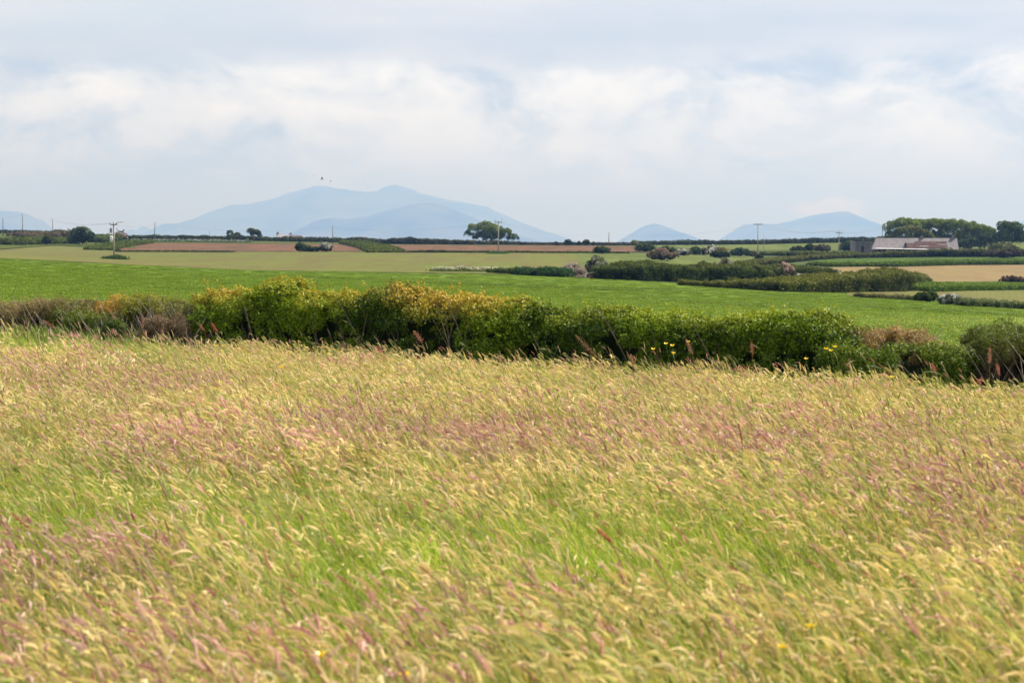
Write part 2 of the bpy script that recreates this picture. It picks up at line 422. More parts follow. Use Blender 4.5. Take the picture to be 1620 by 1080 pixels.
# ------------------------------------------------------------------ mountains
def mt_mat(name, a, b):
    m, t = mat_new(name)
    g = t.nodes.new('ShaderNodeNewGeometry')
    n1 = mapped_noise(t, g.outputs['Position'], 0.0011, detail=6, rough=0.6)
    out_bsdf(t, mixc(t, ramp(t, n1, [(0.4, 0), (0.6, 1)]), a, b), 1.0, spec=0.0)
    return m
M_MTN = mt_mat('mountain_heather', (.010, .014, .018), (.07, .07, .055))
def mountain(name, prof, D, depth, label, rough=1.0, seed=1):
    p = np.array(prof, float); D *= 1.6; depth *= 1.6; q = .625
    n = 220
    px = np.linspace(p[0, 0], p[-1, 0], n)
    top = np.interp(px, p[:, 0], p[:, 1])
    pp_ = np.column_stack([px, px * 0, px * 0]); top = top + (.45 * wob3(pp_, .16, seed) + .3 * wob3(pp_, .45, seed + 2)) * np.clip((388 - top) / 14, 0, 1) * (.4 + .6 * rough)
    hz = EYE - (top - HOR) * D / F + 20
    m = 34
    t = np.linspace(-1, 1, m)[:, None]
    shape = np.where(t < 0, 1 - np.abs(t) ** 1.25, 1 - np.abs(t) ** 1.5)
    Dy = D + t * depth
    Xm = np.repeat(((px - 810) / F * D)[None], m, 0)
    P = np.stack([Xm, np.repeat(Dy, n, 1), np.zeros_like(Xm)], -1).reshape(-1, 3)
    w = (wob3(P, 0.0022 * q, seed) * 1.0 + wob3(P, 0.007 * q, seed + 5) * .5 + wob3(P, 0.02 * q, seed + 9) * .25).reshape(Xm.shape)
    env = np.minimum(np.maximum(hz, 0), 420)[None] * (np.abs(t) ** .8) * shape
    Zm = -20 + np.maximum(hz, 0)[None] * shape + w * env * .42 * rough + wob3(P, 0.01, seed + 3).reshape(Xm.shape) * 2.5
    Zm[0] = Zm[-1] = -21
    grid_obj(name, Xm, np.repeat(Dy, n, 1), Zm, M_MTN, label=label)
mountain('mountain', [(232, 392), (250, 372), (262, 360), (290, 356), (315, 345), (345, 331), (370, 322), (400, 320), (430, 314), (455, 305), (480, 299), (497, 294), (512, 293), (528, 297), (550, 301), (575, 304), (598, 303), (612, 296), (626, 293), (640, 297), (665, 306), (700, 314), (735, 321), (770, 328), (800, 341), (835, 355), (870, 367), (900, 377), (925, 386), (940, 392)], 21000, 2600, 'broad twin peaked mountain massif on the horizon', seed=3)
mountain('hill', [(430, 392), (470, 366), (500, 349), (528, 343), (550, 346), (580, 341), (620, 330), (650, 323), (680, 320), (705, 326), (735, 338), (770, 352), (805, 366), (850, 380), (880, 392)], 15200, 1500, 'smooth darker hill in front of the mountain massif', .5, 21)
mountain('peak', [(960, 392), (985, 378), (1000, 370), (1015, 361), (1025, 357), (1035, 355), (1045, 357), (1060, 363), (1080, 371), (1105, 379), (1140, 386), (1160, 392)], 16500, 1200, 'small lone conical peak right of centre', .6, 33)
mountain('mountain', [(1120, 392), (1150, 376), (1165, 363), (1178, 354), (1200, 353), (1225, 355), (1250, 350), (1280, 342), (1310, 337), (1330, 334), (1342, 335), (1365, 346), (1390, 355), (1410, 364), (1440, 376), (1470, 392)], 18000, 1700, 'long ridge with a low pointed summit on the right', .7, 41)
mountain('mountain', [(-260, 392), (-200, 360), (-120, 338), (-60, 333), (0, 332), (30, 334), (45, 339), (55, 350), (62, 358), (75, 363), (95, 378), (105, 392)], 18500, 1500, 'flat topped headland at the left edge', .5, 51)
mountain('hill', [(185, 392), (200, 366), (208, 362), (217, 365), (224, 358), (232, 359), (242, 364), (256, 357), (275, 357), (295, 362), (320, 378), (340, 392)], 22500, 900, 'row of low far knolls left of the massif', .5, 61)
mountain('hill', [(1590, 392), (1602, 362), (1612, 350), (1640, 347), (1720, 352), (1800, 392)], 23000, 900, 'pale far hill at the right edge', .5, 71)

# haze: the air between here and the mountains
hz = MB(); hz.box(-30000, 30000, -1600, 55000, -24, 1100)
m, t = mat_new('air')
pv = t.nodes.new('ShaderNodeVolumePrincipled')
pv.inputs['Color'].default_value = (.17, .305, .635, 1)
pv.inputs['Density'].default_value = 0.000125
pv.inputs['Absorption Color'].default_value = (.65, .527, .21, 1)
pv.inputs['Anisotropy'].default_value = 0.2
o_ = t.nodes.new('ShaderNodeOutputMaterial'); LK(t, pv.outputs[0], o_.inputs['Volume'])
ho = hz.build('haze', m); ho['kind'] = 'stuff'; ho['label'] = 'pale blue air over the fields and mountains'

# ------------------------------------------------------------------ tall meadow grass
STRAW = [(.74, .63, .31), (.68, .60, .26), (.80, .68, .42), (.62, .59, .22), (.72, .59, .34)]
PINK = [(.68, .46, .38), (.64, .40, .35), (.74, .55, .48), (.54, .31, .27), (.70, .52, .42)]
PALEG = [(.46, .48, .18), (.40, .46, .14), (.52, .50, .22), (.42, .44, .19)]
GREEN = [(.17, .27, .014), (.25, .34, .018), (.10, .18, .010), (.38, .42, .035), (.13, .22, .012)]
DRY = [(.52, .48, .14), (.46, .46, .10)]
def path(base, h, ang, lean, droop, segs, r):
    """curved stem bending with the wind"""
    dx, dy = math.cos(ang), math.sin(ang)
    pts = []
    for i in range(segs + 1):
        s = i / segs
        off = lean * s + droop * s ** 3
        z = h * (s - 0.10 * droop / max(h, .1) * s ** 3)
        pts.append(np.array([base[0] + dx * off * h, base[1] + dy * off * h, base[2] + z]))
    return pts
def ribbon(mb, pts, w0, w1, c0, c1, facing):
    V = []; C = []
    fx, fy = math.cos(facing), math.sin(facing)
    n = len(pts)
    for i, p in enumerate(pts):
        s = i / (n - 1); w = (w0 * (1 - s) + w1 * s) * .5
        V += [(p[0] - fx * w, p[1] - fy * w, p[2]), (p[0] + fx * w, p[1] + fy * w, p[2])]
        c = np.array(c0) * (1 - s) + np.array(c1) * s
        C += [c, c]
    Fc = [(2 * i, 2 * i + 1, 2 * i + 3, 2 * i + 2) for i in range(n - 1)]
    mb.add(V, Fc, np.array(C))
def head(mb, p, d, L, r, droop, c, wind, fuzzy):
    """seed head: a tapered spindle that nods with the wind"""
    pts = [p]; dirv = np.array(d, float)
    for i in range(4):
        dirv = unit(dirv + np.array([math.cos(wind) * droop, math.sin(wind) * droop, -droop * .8]))
        pts.append(pts[-1] + dirv * L / 4)
    prof = [.35, 1.0, .95, .65, .08]
    a = unit(np.cross(dirv, [0, 0, 1.0])); b = np.cross(dirv, a)
    V = []; C = []
    for i, q in enumerate(pts):
        for k in range(3):
            w = 2.094 * k + .3
            V.append(q + (a * math.cos(w) + b * math.sin(w)) * r * prof[i])
            C.append(np.array(c) * random.uniform(.8, 1.15))
    Fc = [(i * 3 + k, i * 3 + (k + 1) % 3, (i + 1) * 3 + (k + 1) % 3, (i + 1) * 3 + k) for i in range(4) for k in range(3)]
    mb.add(V, Fc, np.array(C))
    if fuzzy:
        for _ in range(7):
            q = pts[random.choice([1, 1, 2, 2, 3])]
            e = np.array(rdir(1)[0]) * r * 2.4 + dirv * r * 1.2
            s2 = np.cross(e, rdir(1)[0]) * .35
            mb.add([q - s2, q + s2, q + e], [(0, 1, 2)], np.array(c) * random.uniform(.8, 1.25))
WIND = math.pi
def make_clump(idx, nh, nb, heads, hh, fuzzy, rad=.30):
    mb = MB()
    for _ in range(nb):
        a = random.uniform(0, 6.28); r = rad * math.sqrt(random.random())
        h = random.uniform(.28, .66) * (hh / .62)
        w = WIND + random.gauss(0, .7)
        base = (r * math.cos(a), r * math.sin(a), -.02)
        pts = path(base, h, w, random.uniform(.05, .35), random.uniform(.1, .5), 3, 0)
        g = random.choice(GREEN) if random.random() < .83 else random.choice(DRY)
        g2 = tuple(min(1, k * random.uniform(1.0, 1.5)) for k in g)
        ribbon(mb, pts, random.uniform(.005, .009), .0012, g, g2, random.uniform(-.8, .8))
    for _ in range(nh):
        a = random.uniform(0, 6.28); r = rad * math.sqrt(random.random())
        h = random.uniform(.74, 1.12) * hh
        w = WIND + random.gauss(0, .45)
        base = (r * math.cos(a), r * math.sin(a), -.02)
        pts = path(base, h, w, random.uniform(.10, .38), random.uniform(.05, .38), 4, 0)
        c = random.choice(heads)
        st = random.choice(GREEN) if random.random() < .5 else random.choice(DRY)
        ribbon(mb, pts, .0032, .0022, st, tuple(.5 * (x + y) for x, y in zip(st, c)), random.uniform(-.5, .5))
        d = unit(pts[-1] - pts[-2])
        head(mb, pts[-1], d, random.uniform(.06, .145), random.uniform(.0042, .0100), abs(random.gauss(0, .17)), c, w, fuzzy and random.random() < .8)
    for _ in range(2):
        a = random.uniform(0, 6.28); r = rad * math.sqrt(random.random())
        h = random.uniform(.95, 1.28) * hh; w = WIND + random.gauss(0, .6)
        pts = path((r * math.cos(a), r * math.sin(a), -.02), h, w, random.uniform(.05, .3), random.uniform(.05, .2), 4, 0)
        c = random.choice([(.46, .32, .22), (.52, .28, .20), (.62, .56, .34), (.44, .42, .20)])
        ribbon(mb, pts, .0034, .0022, (.22, .24, .08), (.30, .27, .12), random.uniform(-.5, .5))
        head(mb, pts[-1], unit(pts[-1] - pts[-2]), random.uniform(.07, .13), random.uniform(.004, .008), random.uniform(.02, .2), c, w, True)
    me_o = mb.build('grass_clump', M_GRASS)
    col.objects.unlink(me_o)
    return me_o
def scatter(name, coll, pts, rots, scls, var, label, mat=None):
    me = bpy.data.meshes.new(name)
    me.from_pydata(pts.tolist(), [], [])
    for nm, ty, arr in (('rot', 'FLOAT_VECTOR', rots), ('scl', 'FLOAT_VECTOR', scls)):
        at_ = me.attributes.new(nm, ty, 'POINT'); at_.data.foreach_set('vector', arr.astype(np.float32).ravel())
    at_ = me.attributes.new('var', 'INT', 'POINT'); at_.data.foreach_set('value', var.astype(np.int32))
    o = link(name, me)
    ng = bpy.data.node_groups.new(name, 'GeometryNodeTree')
    ng.interface.new_socket('Geometry', in_out='INPUT', socket_type='NodeSocketGeometry')
    ng.interface.new_socket('Geometry', in_out='OUTPUT', socket_type='NodeSocketGeometry')
    gi = ng.nodes.new('NodeGroupInput'); go = ng.nodes.new('NodeGroupOutput')
    ci = ng.nodes.new('GeometryNodeCollectionInfo')
    ci.inputs['Collection'].default_value = coll
    ci.inputs['Separate Children'].default_value = True
    ci.inputs['Reset Children'].default_value = True
    ip = ng.nodes.new('GeometryNodeInstanceOnPoints'); ip.inputs['Pick Instance'].default_value = True
    def na(nm, ty):
        n = ng.nodes.new('GeometryNodeInputNamedAttribute'); n.data_type = ty; n.inputs['Name'].default_value = nm
        return n.outputs['Attribute']
    e2r = ng.nodes.new('FunctionNodeEulerToRotation')
    ng.links.new(na('rot', 'FLOAT_VECTOR'), e2r.inputs[0])
    ng.links.new(gi.outputs[0], ip.inputs['Points']); ng.links.new(ci.outputs[0], ip.inputs['Instance'])
    ng.links.new(na('var', 'INT'), ip.inputs['Instance Index'])
    ng.links.new(e2r.outputs[0], ip.inputs['Rotation']); ng.links.new(na('scl', 'FLOAT_VECTOR'), ip.inputs['Scale'])
    ng.links.new(ip.outputs[0], go.inputs[0])
    md = o.modifiers.new('scatter', 'NODES'); md.node_group = ng
    o['kind'] = 'stuff'; o['label'] = label
    return o
cl = bpy.data.collections.new('grass_clumps')
specs = [(50, 130, STRAW + PALEG[:1], .62, False), (50, 130, STRAW, .62, True), (46, 130, STRAW + PINK[:1] + PALEG[:2], .64, True),
         (58, 110, PINK * 3 + STRAW[:2], .63, True), (48, 120, PINK[:3] + STRAW + PALEG[:2], .64, True),
         (16, 230, PALEG + STRAW[:2], .56, False), (26, 200, PALEG, .56, False), (36, 160, PALEG + STRAW, .60, True), (2, 270, PALEG, .68, False)]
for i, sp in enumerate(specs):
    o = make_clump(i, *sp); o.name = 'grass_clump_%02d' % i
    cl.objects.link(o)
def hedge_d(px): return np.interp(px, [-600, 0, 1620, 2300], [38.5, 36, 26, 23])
gx = []; 
step = .31
for yy in np.arange(4.6, 37, step):
    half = .275 * yy + 1.6
    xs = np.arange(-half, half, step)
    pts_ = np.stack([xs + rng.uniform(-.15, .15, len(xs)), yy + rng.uniform(-.15, .15, len(xs))], 1)
    gx.append(pts_)
gp = np.concatenate(gx)
pxs = 810 + gp[:, 0] / gp[:, 1] * F
keep = gp[:, 1] < hedge_d(pxs) - .75
gp = gp[keep]; pxs = pxs[keep]
P3 = np.column_stack([gp, ground(gp[:, 0], gp[:, 1])])
rowpx = HOR + 1.66 / gp[:, 1] * F       # where the heads show in the photograph
def blobs(lst):
    s = np.zeros(len(gp))
    for (bx, by, sx, sy, a) in lst:
        s += a * np.exp(-(((pxs - bx) / sx) ** 2 + ((rowpx - by) / sy) ** 2))
    return s
gr = blobs([(230, 790, 280, 55, 1.9), (640, 870, 150, 65, 2.2), (1000, 800, 300, 60, 2.0), (1350, 860, 260, 70, .7), (560, 770, 160, 50, .6), (100, 700, 150, 40, .6), (60, 1000, 200, 60, .4), (1500, 1000, 200, 60, .5), (130, 532, 230, 20, 1.4)]) + wob3(P3, 1.5, 77) * .50 - .34 + np.clip((rowpx - 640) / 450, -.2, 1) * .55
pk = blobs([(1000, 685, 330, 32, 1.7), (450, 690, 200, 34, 1.3), (230, 600, 220, 24, 1.6), (760, 650, 260, 26, 1.2), (100, 870, 150, 45, 1.3), (950, 950, 160, 60, .6), (1500, 740, 140, 40, .4)]) + wob3(P3, 1.3, 78) * .42 - .42
r1 = rng.random(len(gp)); r2 = rng.random(len(gp))
var = np.where(r1 < np.clip(gr, 0.03, .96), np.where(rng.random(len(gp)) < np.clip(gr - .9, 0, .6), 8, rng.integers(5, 8, len(gp))), np.where(r2 < np.clip(pk + .12, .05, .85), rng.integers(3, 5, len(gp)), rng.integers(0, 3, len(gp))))
hdd = hedge_d(pxs) - gp[:, 1]
var = np.where((pxs < 330) & (hdd < 6.0 + wob3(P3, .8, 4)) & (rng.random(len(gp)) < .8), 8, var)
var = np.where((hdd < 1.6) & (rng.random(len(gp)) < .45), 8, var)
pocket = np.clip(blobs([(640, 872, 60, 38, 1.0), (590, 800, 60, 20, .6), (1040, 800, 130, 30, .8), (1120, 870, 90, 25, .6), (230, 800, 120, 35, .6), (700, 1000, 60, 20, .4), (330, 900, 60, 25, .5), (1450, 900, 90, 30, .6)]) + .22 * wob3(P3, 2.3, 91), 0, 1)
sc = (1 - .45 * pocket) * rng.uniform(.84, 1.16, len(gp)) * (1 - .10 * np.clip(gr, 0, 1)) * (1 + .05 * wob3(P3, 1.7, 5))
rots = np.column_stack([rng.normal(0, .06, len(gp)), rng.normal(0, .07, len(gp)), rng.normal(0, .6, len(gp))])
scatter('meadow_grass', cl, P3, rots, np.column_stack([sc, sc, sc * rng.uniform(.9, 1.1, len(gp))]), var, 'tall windblown meadow grass with straw and pink seed heads')

# short pasture grass beyond the hedge
cl2 = bpy.data.collections.new('pasture_tufts')
for i in range(5):
    mb = MB()
    dark = i == 4
    for _ in range(90):
        a = random.uniform(0, 6.28); r = .5 * math.sqrt(random.random())
        h = random.uniform(.06, .16) * (1.5 if dark else 1)
        base = (r * math.cos(a), r * math.sin(a), 0)
        pts = path(base, h, random.uniform(0, 6.28), .2, .5, 2, 0)
        g = random.choice([(.125, .20, .009), (.145, .22, .012), (.16, .225, .018), (.11, .18, .009)])
        if dark: g = tuple(k * .8 for k in g)
        ribbon(mb, pts, .035, .004, g, g, random.uniform(-.9, .9))
    if i == 0:
        for _ in range(2):
            q = np.array([random.uniform(-.4, .4), random.uniform(-.4, .4), .16])
            e = .017
            mb.add([q + (-e, 0, 0), q + (0, -e, e * .3), q + (e, 0, 0), q + (0, e, -e * .2)], [(0, 1, 2, 3)], (.75, .60, .03))
    o = mb.build('pasture_tuft_%02d' % i, M_TUFT); col.objects.unlink(o); cl2.objects.link(o)
n = 26000
u = rng.random(n); dd = 1 / (1 / 38.0 * (1 - u) + 1 / 245.0 * u)
px_ = rng.uniform(-160, 1780, n)
far = np.interp(px_, [0, 200, 400, 810, 1000, 1200, 1400, 1620], [dist_at(a, b) for a, b in [(0, 409), (200, 419), (400, 428), (810, 434), (1000, 443), (1200, 456), (1400, 467), (1620, 483)]])
kp = (dd > hedge_d(px_) + 1.5) & (dd < far - 1)
dd = dd[kp]; px_ = px_[kp]; xx = (px_ - 810) / F * dd
P3b = np.column_stack([xx, dd, ground(xx, dd) + .03]); n = len(xx)
s_ = rng.uniform(.5, 1.15, n)
dk = wob3(P3b, .25, 9) > 1.0
vv = np.where(dk & (rng.random(n) < .6), 4, rng.integers(0, 4, n))
scatter('pasture_grass', cl2, P3b, np.column_stack([np.zeros(n), np.zeros(n), rng.uniform(0, 6.28, n)]), np.column_stack([s_ * 1.3, s_ * 1.3, s_]), vv, 'short green pasture grass with yellow flower specks')

# ------------------------------------------------------------------ foliage builders
def mix3(a, b, t): return a * (1 - t)[:, None] + b * t[:, None]
def palette(P, hf, base, alt, top=None, topamt=0.0, fleck=None, fleckp=0.0, nscale=2.0, seed=1):
    n = len(P)
    t = np.clip(.5 + .5 * wob3(P, nscale, seed) + .25 * wob3(P, nscale * 3.1, seed + 7) + rng.normal(0, .3, n), 0, 1)
    c = mix3(np.array(base)[None], np.array(alt)[None], t)
    if top is not None:
        tt = np.clip((hf - (1 - topamt)) / max(topamt, .01) + rng.normal(0, .3, n) + .35 * wob3(P, nscale * 2.2, seed + 5), 0, 1)
        c = mix3(c, np.array(top)[None], tt * .85)
    c = c * rng.uniform(.75, 1.25, n)[:, None]
    if fleck is not None:
        mk = (rng.random(n) < fleckp * np.clip(1 + wob3(P, nscale * 1.5, seed + 3), 0, 2))
        c[mk] = np.array(fleck)[None] * rng.uniform(.8, 1.1, mk.sum())[:, None]
    return np.clip(c, 0, 1)
def core_mesh(mb, center, rx, ry, rz, c, seed=0, zmin=0):
    nu, nv = 12, 7
    V = []; 
    for j in range(nv + 1):
        ph = math.pi * j / nv
        for i in range(nu):
            th = 2 * math.pi * i / nu
            k = 1 + .18 * math.sin(3 * th + seed + 2 * ph) + .1 * math.sin(5 * th - seed)
            V.append((center[0] + rx * k * math.sin(ph) * math.cos(th), center[1] + ry * k * math.sin(ph) * math.sin(th), max(zmin, center[2] + rz * k * math.cos(ph))))
    f = [(j * nu + i, (j + 1) * nu + i, (j + 1) * nu + (i + 1) % nu, j * nu + (i + 1) % nu) for j in range(nv) for i in range(nu)]
    mb.add(V, f, c)
def ell_leaves(cs, rs, n, lump=.33, zmin=0.02):
    """leaf positions on lumps that cover ellipsoids; cs, rs lists of centres and radii"""
    cs = np.array(cs, float); rs = np.array(rs, float)
    vol = (rs[:, 0] * rs[:, 2]); vol = vol / vol.sum()
    Cn, Nn = [], []
    for c, r, w in zip(cs, rs, vol):
        k = max(20, int(n * w))
        nl = max(10, int(26 * (1 if len(cs) > 3 else 2)))
        ld = rdir(nl); ld[:, 2] = np.where(ld[:, 2] < -.35, -ld[:, 2], ld[:, 2])
        rr = min(r) * lump
        lc = c + ld * (r - rr * .8)[None] * rng.uniform(.8, 1.08, (nl, 1))
        lr = rr * rng.uniform(.7, 1.25, nl)
        i = rng.integers(0, nl, k)
        d = unit(rdir(k) + ld[i] * .7 + np.array([0, 0, .25]))
        p = lc[i] + d * lr[i][:, None] * rng.uniform(.75, 1.08, (k, 1))
        Cn.append(p); Nn.append(d)
    C_ = np.concatenate(Cn); N_ = np.concatenate(Nn)
    C_[:, 2] = np.where(C_[:, 2] < zmin, np.abs(C_[:, 2] - zmin) * .5 + zmin, C_[:, 2])
    return C_, N_
def bush(label, px, base, wpx, top, cols, name='bush', cat='bush', leaf=None, n=None, lobes=None, group=None, d=None, mat=None, dfac=.8, shear=0.0, narrow=.7):
    """base, top: photograph rows; wpx: width in photograph pixels; lobes: (x, z, rx, rz) fractions"""
    x, dist, z = at(px, base, d)
    if d is not None: z = gz(x, d)
    w = wpx * dist / F; h = max(.4, zpix(top, dist) - z)
    root = thing(name, label, cat, (x, dist, z - .03), group)
    lobes = lobes or [(0, .45, .46, .55), (-.26, .38, .26, .40), (.27, .36, .25, .38)]
    cs = [(lx * w + shear * lz * w, random.uniform(-.08, .08) * w, lz * h) for lx, lz, _, _ in lobes]
    rs = [(rx * w, rx * w * dfac, rz * h) for _, _, rx, rz in lobes]
    for _ in range(4):
        aa = random.uniform(-.42, .42); cs.append((aa * w + shear * w * .3, random.uniform(-.1, .1) * w, random.uniform(.3, .85 - abs(aa) * .7) * h)); q_ = random.uniform(.11, .2); rs.append((q_ * w, q_ * w * dfac, q_ * 1.1 * h))
    leaf = leaf or max(.05, 1.7 * dist / F)
    area = w * h
    n = n or int(min(60000, max(1200, 7.0 * area / (leaf * leaf * narrow))))
    C_, N_ = ell_leaves(cs, rs, n)
    hf = np.clip(C_[:, 2] / h, 0, 1)
    c = palette(C_, hf, nscale=3.0 / max(w, h) * 2.2, seed=int(px), **cols)
    f = link('foliage', leaf_mesh('foliage', C_, N_, leaf * 1.25 * rng.uniform(.7, 1.3, len(C_)), leaf * narrow, c), mat or M_FAR, root)
    f['kind'] = 'stuff'
    mb = MB()
    for cc, rr in zip(cs, rs):
        for k in range(3):
            e = np.array(cc) + np.array(rdir(1)[0]) * np.array(rr) * .6
            mb.tube([(cc[0] * .4, 0, 0), (cc[0] * .7, cc[1] * .5, cc[2] * .5), tuple(e)], [.05 * h ** .5, .035 * h ** .5, .012], 5)
    mb.build('stems', M_BARK, root)['kind'] = 'stuff'
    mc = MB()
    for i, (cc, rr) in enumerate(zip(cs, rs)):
        core_mesh(mc, cc, rr[0] * .5, rr[1] * .5, rr[2] * .55, np.array(cols['base']) * .6, i, 0.0)  # added core hull, leaf colour darkened as painted shade inside the bush
    mc.build('shade_core', M_FAR, root, True)
    return root
def hedge(label, pts, cols, name='hedge', cat='hedge', leaf=None, lump=.35, cover=5.0, group=None, mat=None, width=1.2, narrow=.7, holes=0.0, top_noise=.045, stems=0, cut=0.0, sprays=0):
    """pts: (px, distance, top row) or (px, distance, -height)"""
    p = np.array([(a, b, (zpix(c, b) - gz((a - 810) / F * b, b)) if c > 0 else -c) for a, b, c in pts])
    X_ = (p[:, 0] - 810) / F * p[:, 1]; Y_ = p[:, 1]; H_ = np.maximum(p[:, 2], .35)
    L_ = np.concatenate([[0], np.cumsum(np.hypot(np.diff(X_), np.diff(Y_)))])
    tot = L_[-1]
    ox, oy = float(X_[0] + X_[-1]) / 2, float(Y_[0] + Y_[-1]) / 2
    oz = gz(ox, oy)
    root = thing(name, label, cat, (ox, oy, oz), group)
    hm = H_.mean(); leaf = leaf or max(.05, 1.5 * Y_.mean() / F)
    def frame(s):
        x = np.interp(s, L_, X_); y = np.interp(s, L_, Y_); h = np.interp(s, L_, H_)
        e = tot * .01
        tx = np.interp(np.minimum(s + e, tot), L_, X_) - np.interp(np.maximum(s - e, 0), L_, X_)
        ty = np.interp(np.minimum(s + e, tot), L_, Y_) - np.interp(np.maximum(s - e, 0), L_, Y_)
        l = np.hypot(tx, ty); return x, y, h, tx / l, ty / l
    seed = int(abs(pts[0][0]) + abs(pts[-1][0]))
    area = tot * (hm * 1.3 + width)
    nl = int(max(30, area / (lump * lump) * 1.5))
    n = int(min(150000, cover * area / (leaf * leaf * narrow)))
    s = rng.random(nl) * tot
    x, y, h, tx, ty = frame(s)
    P_ = np.column_stack([x, y, h])
    h = h * (1 + (top_noise * (.4 if sprays else 1)) * wob3(P_, 1.6 / max(hm, .5), seed))
    if sprays: h = h * (1 + .036 * wob3(P_, 3.4, seed + 1) + .03 * wob3(P_, 9.0, seed + 2))
    th = np.radians(rng.uniform(-105, 70, nl))
    rx_ = width / 2; sx = np.sign(np.sin(th)) * np.abs(np.sin(th)) ** .6; sz = np.where(np.cos(th) > 0, np.abs(np.cos(th)) ** .5, 0)
    side = sx * rx_ * rng.uniform(.8, 1.1, nl)
    zz = np.where(np.abs(th) > math.radians(62), rng.random(nl) * h * .85, sz * (h - lump * (1.5 if sprays else .6)) * rng.uniform(.86, 1.0, nl))
    if holes > 0:
        Ph = np.column_stack([s, zz * 1.15, np.zeros(nl)])
        hk = 1.4 / max(hm, 1.4)
        hn = wob3(Ph, 5.2 * hk, seed + 8) * .7 + wob3(Ph, 11.0 * hk, seed + 9) * .45
        low = (1 - np.clip((zz / h - .68) / .25, 0, 1)) * (.35 + .65 * np.clip(zz / h / .3, 0, 1))
        rec = (hn > 1.15 - 1.3 * holes) & (rng.random(nl) < low)
        side = np.where(rec, side * .35, side + .13 * wob3(Ph, 3.0, seed + 4) * np.where(sx < 0, -1, 1))
        kk = ~rec | (rng.random(nl) < .25)
    else: kk = np.ones(nl, bool)
    nx_, ny_ = -ty, tx          # points away from the camera for left-to-right hedges
    lc = np.column_stack([x + nx_ * side, y + ny_ * side, np.maximum(zz, lump * .3)])
    ld = unit(np.column_stack([nx_ * sx, ny_ * sx, np.maximum(sz, .1)]))
    lc = lc[kk]; ld = ld[kk]; hh_ = h[kk]; nl = len(lc)
    lr = lump * rng.uniform(.6, 1.25, nl)
    i = rng.integers(0, nl, n)
    d_ = unit(rdir(n) + ld[i] * .8 + np.array([0, 0, .3]))
    C_ = lc[i] + d_ * lr[i][:, None] * rng.uniform(.7, 1.1, (n, 1))
    if sprays:
        ms = int(tot * sprays); j = rng.integers(0, nl, ms)
        dsp = unit(ld[j] * np.array([.6, .6, 1.0]) + rdir(ms) * .55 + np.array([-.12, 0, .55]))
        ln = rng.uniform(.05, .24, ms) * (1 + .5 * (rng.random(ms) < .06)); kq = 13
        q_ = rng.random((ms, kq)); pr = lc[j][:, None, :] + dsp[:, None, :] * (lr[j][:, None] * .7 + q_ * ln[:, None])[..., None]
        pr = pr + rng.normal(0, .017, pr.shape)
        C_ = np.concatenate([C_, pr.reshape(-1, 3)]); d_ = np.concatenate([d_, rdir(ms * kq)]); i = np.concatenate([i, np.repeat(j, kq)])
        n = len(C_)
    hf = np.clip(C_[:, 2] / hh_[i], 0, 1.2)
    g_ = ground(C_[:, 0], C_[:, 1])
    C_[:, 2] = np.maximum(C_[:, 2], .03) + g_
    c = palette(C_, hf, nscale=1.6 / max(.6, hm) , seed=seed, **cols)
    Cl = C_ - np.array([ox, oy, oz])
    f = link('foliage', leaf_mesh('foliage', Cl, d_, leaf * 1.25 * rng.uniform(.65, 1.3, n), leaf * narrow, c), mat or M_FAR, root)
    f['kind'] = 'stuff'
    # solid core, leaf colour darkened to stand for shade in the hollows
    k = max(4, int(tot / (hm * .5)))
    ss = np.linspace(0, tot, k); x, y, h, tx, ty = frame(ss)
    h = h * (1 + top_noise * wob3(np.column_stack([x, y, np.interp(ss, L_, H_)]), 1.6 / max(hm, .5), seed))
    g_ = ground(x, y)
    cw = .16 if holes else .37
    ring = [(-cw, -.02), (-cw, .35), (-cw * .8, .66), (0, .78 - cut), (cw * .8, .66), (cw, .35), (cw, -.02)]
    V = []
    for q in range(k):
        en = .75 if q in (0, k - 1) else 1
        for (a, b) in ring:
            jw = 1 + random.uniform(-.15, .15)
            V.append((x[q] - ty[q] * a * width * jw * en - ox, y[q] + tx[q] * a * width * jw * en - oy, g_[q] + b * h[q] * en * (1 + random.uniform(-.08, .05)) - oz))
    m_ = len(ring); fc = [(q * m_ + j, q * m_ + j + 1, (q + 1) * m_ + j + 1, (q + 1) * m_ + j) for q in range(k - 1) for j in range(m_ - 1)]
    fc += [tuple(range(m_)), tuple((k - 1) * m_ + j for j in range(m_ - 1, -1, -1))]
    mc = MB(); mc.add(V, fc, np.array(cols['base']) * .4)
    mc.build('shade_core', mat or M_FAR, root, True)
    if stems:
        mb = MB()
        for _ in range(stems):
            s0 = random.random() * tot; x0, y0, h0, tx0, ty0 = [float(v) for v in frame(np.array([s0]))[:5]] if False else [float(v[0]) for v in frame(np.array([s0]))]
            side0 = random.uniform(-.5, .1) * width
            bx, by = x0 - ty0 * side0, y0 + tx0 * side0
            g0 = gz(bx, by); hh0 = h0 * random.uniform(.55, 1.0); le = random.uniform(-.8, .8)
            mb.tube([(bx - ox, by - oy, g0 - oz - .05), (bx + le * .4 - ox, by - .1 - oy, g0 + hh0 * .5 - oz), (bx + le - ox, by - .05 - oy, g0 + hh0 - oz)], [.012, .008, .003], 5)
            mb.tube([(bx + le * .4 - ox, by - .1 - oy, g0 + hh0 * .5 - oz), (bx + le * .4 + random.uniform(-.3, .3) - ox, by - .3 - oy, g0 + hh0 * .85 - oz)], [.008, .003], 4)
        mb.build('branches', M_DEAD if stems > 30 else M_BARK, root)['kind'] = 'stuff'
    return root
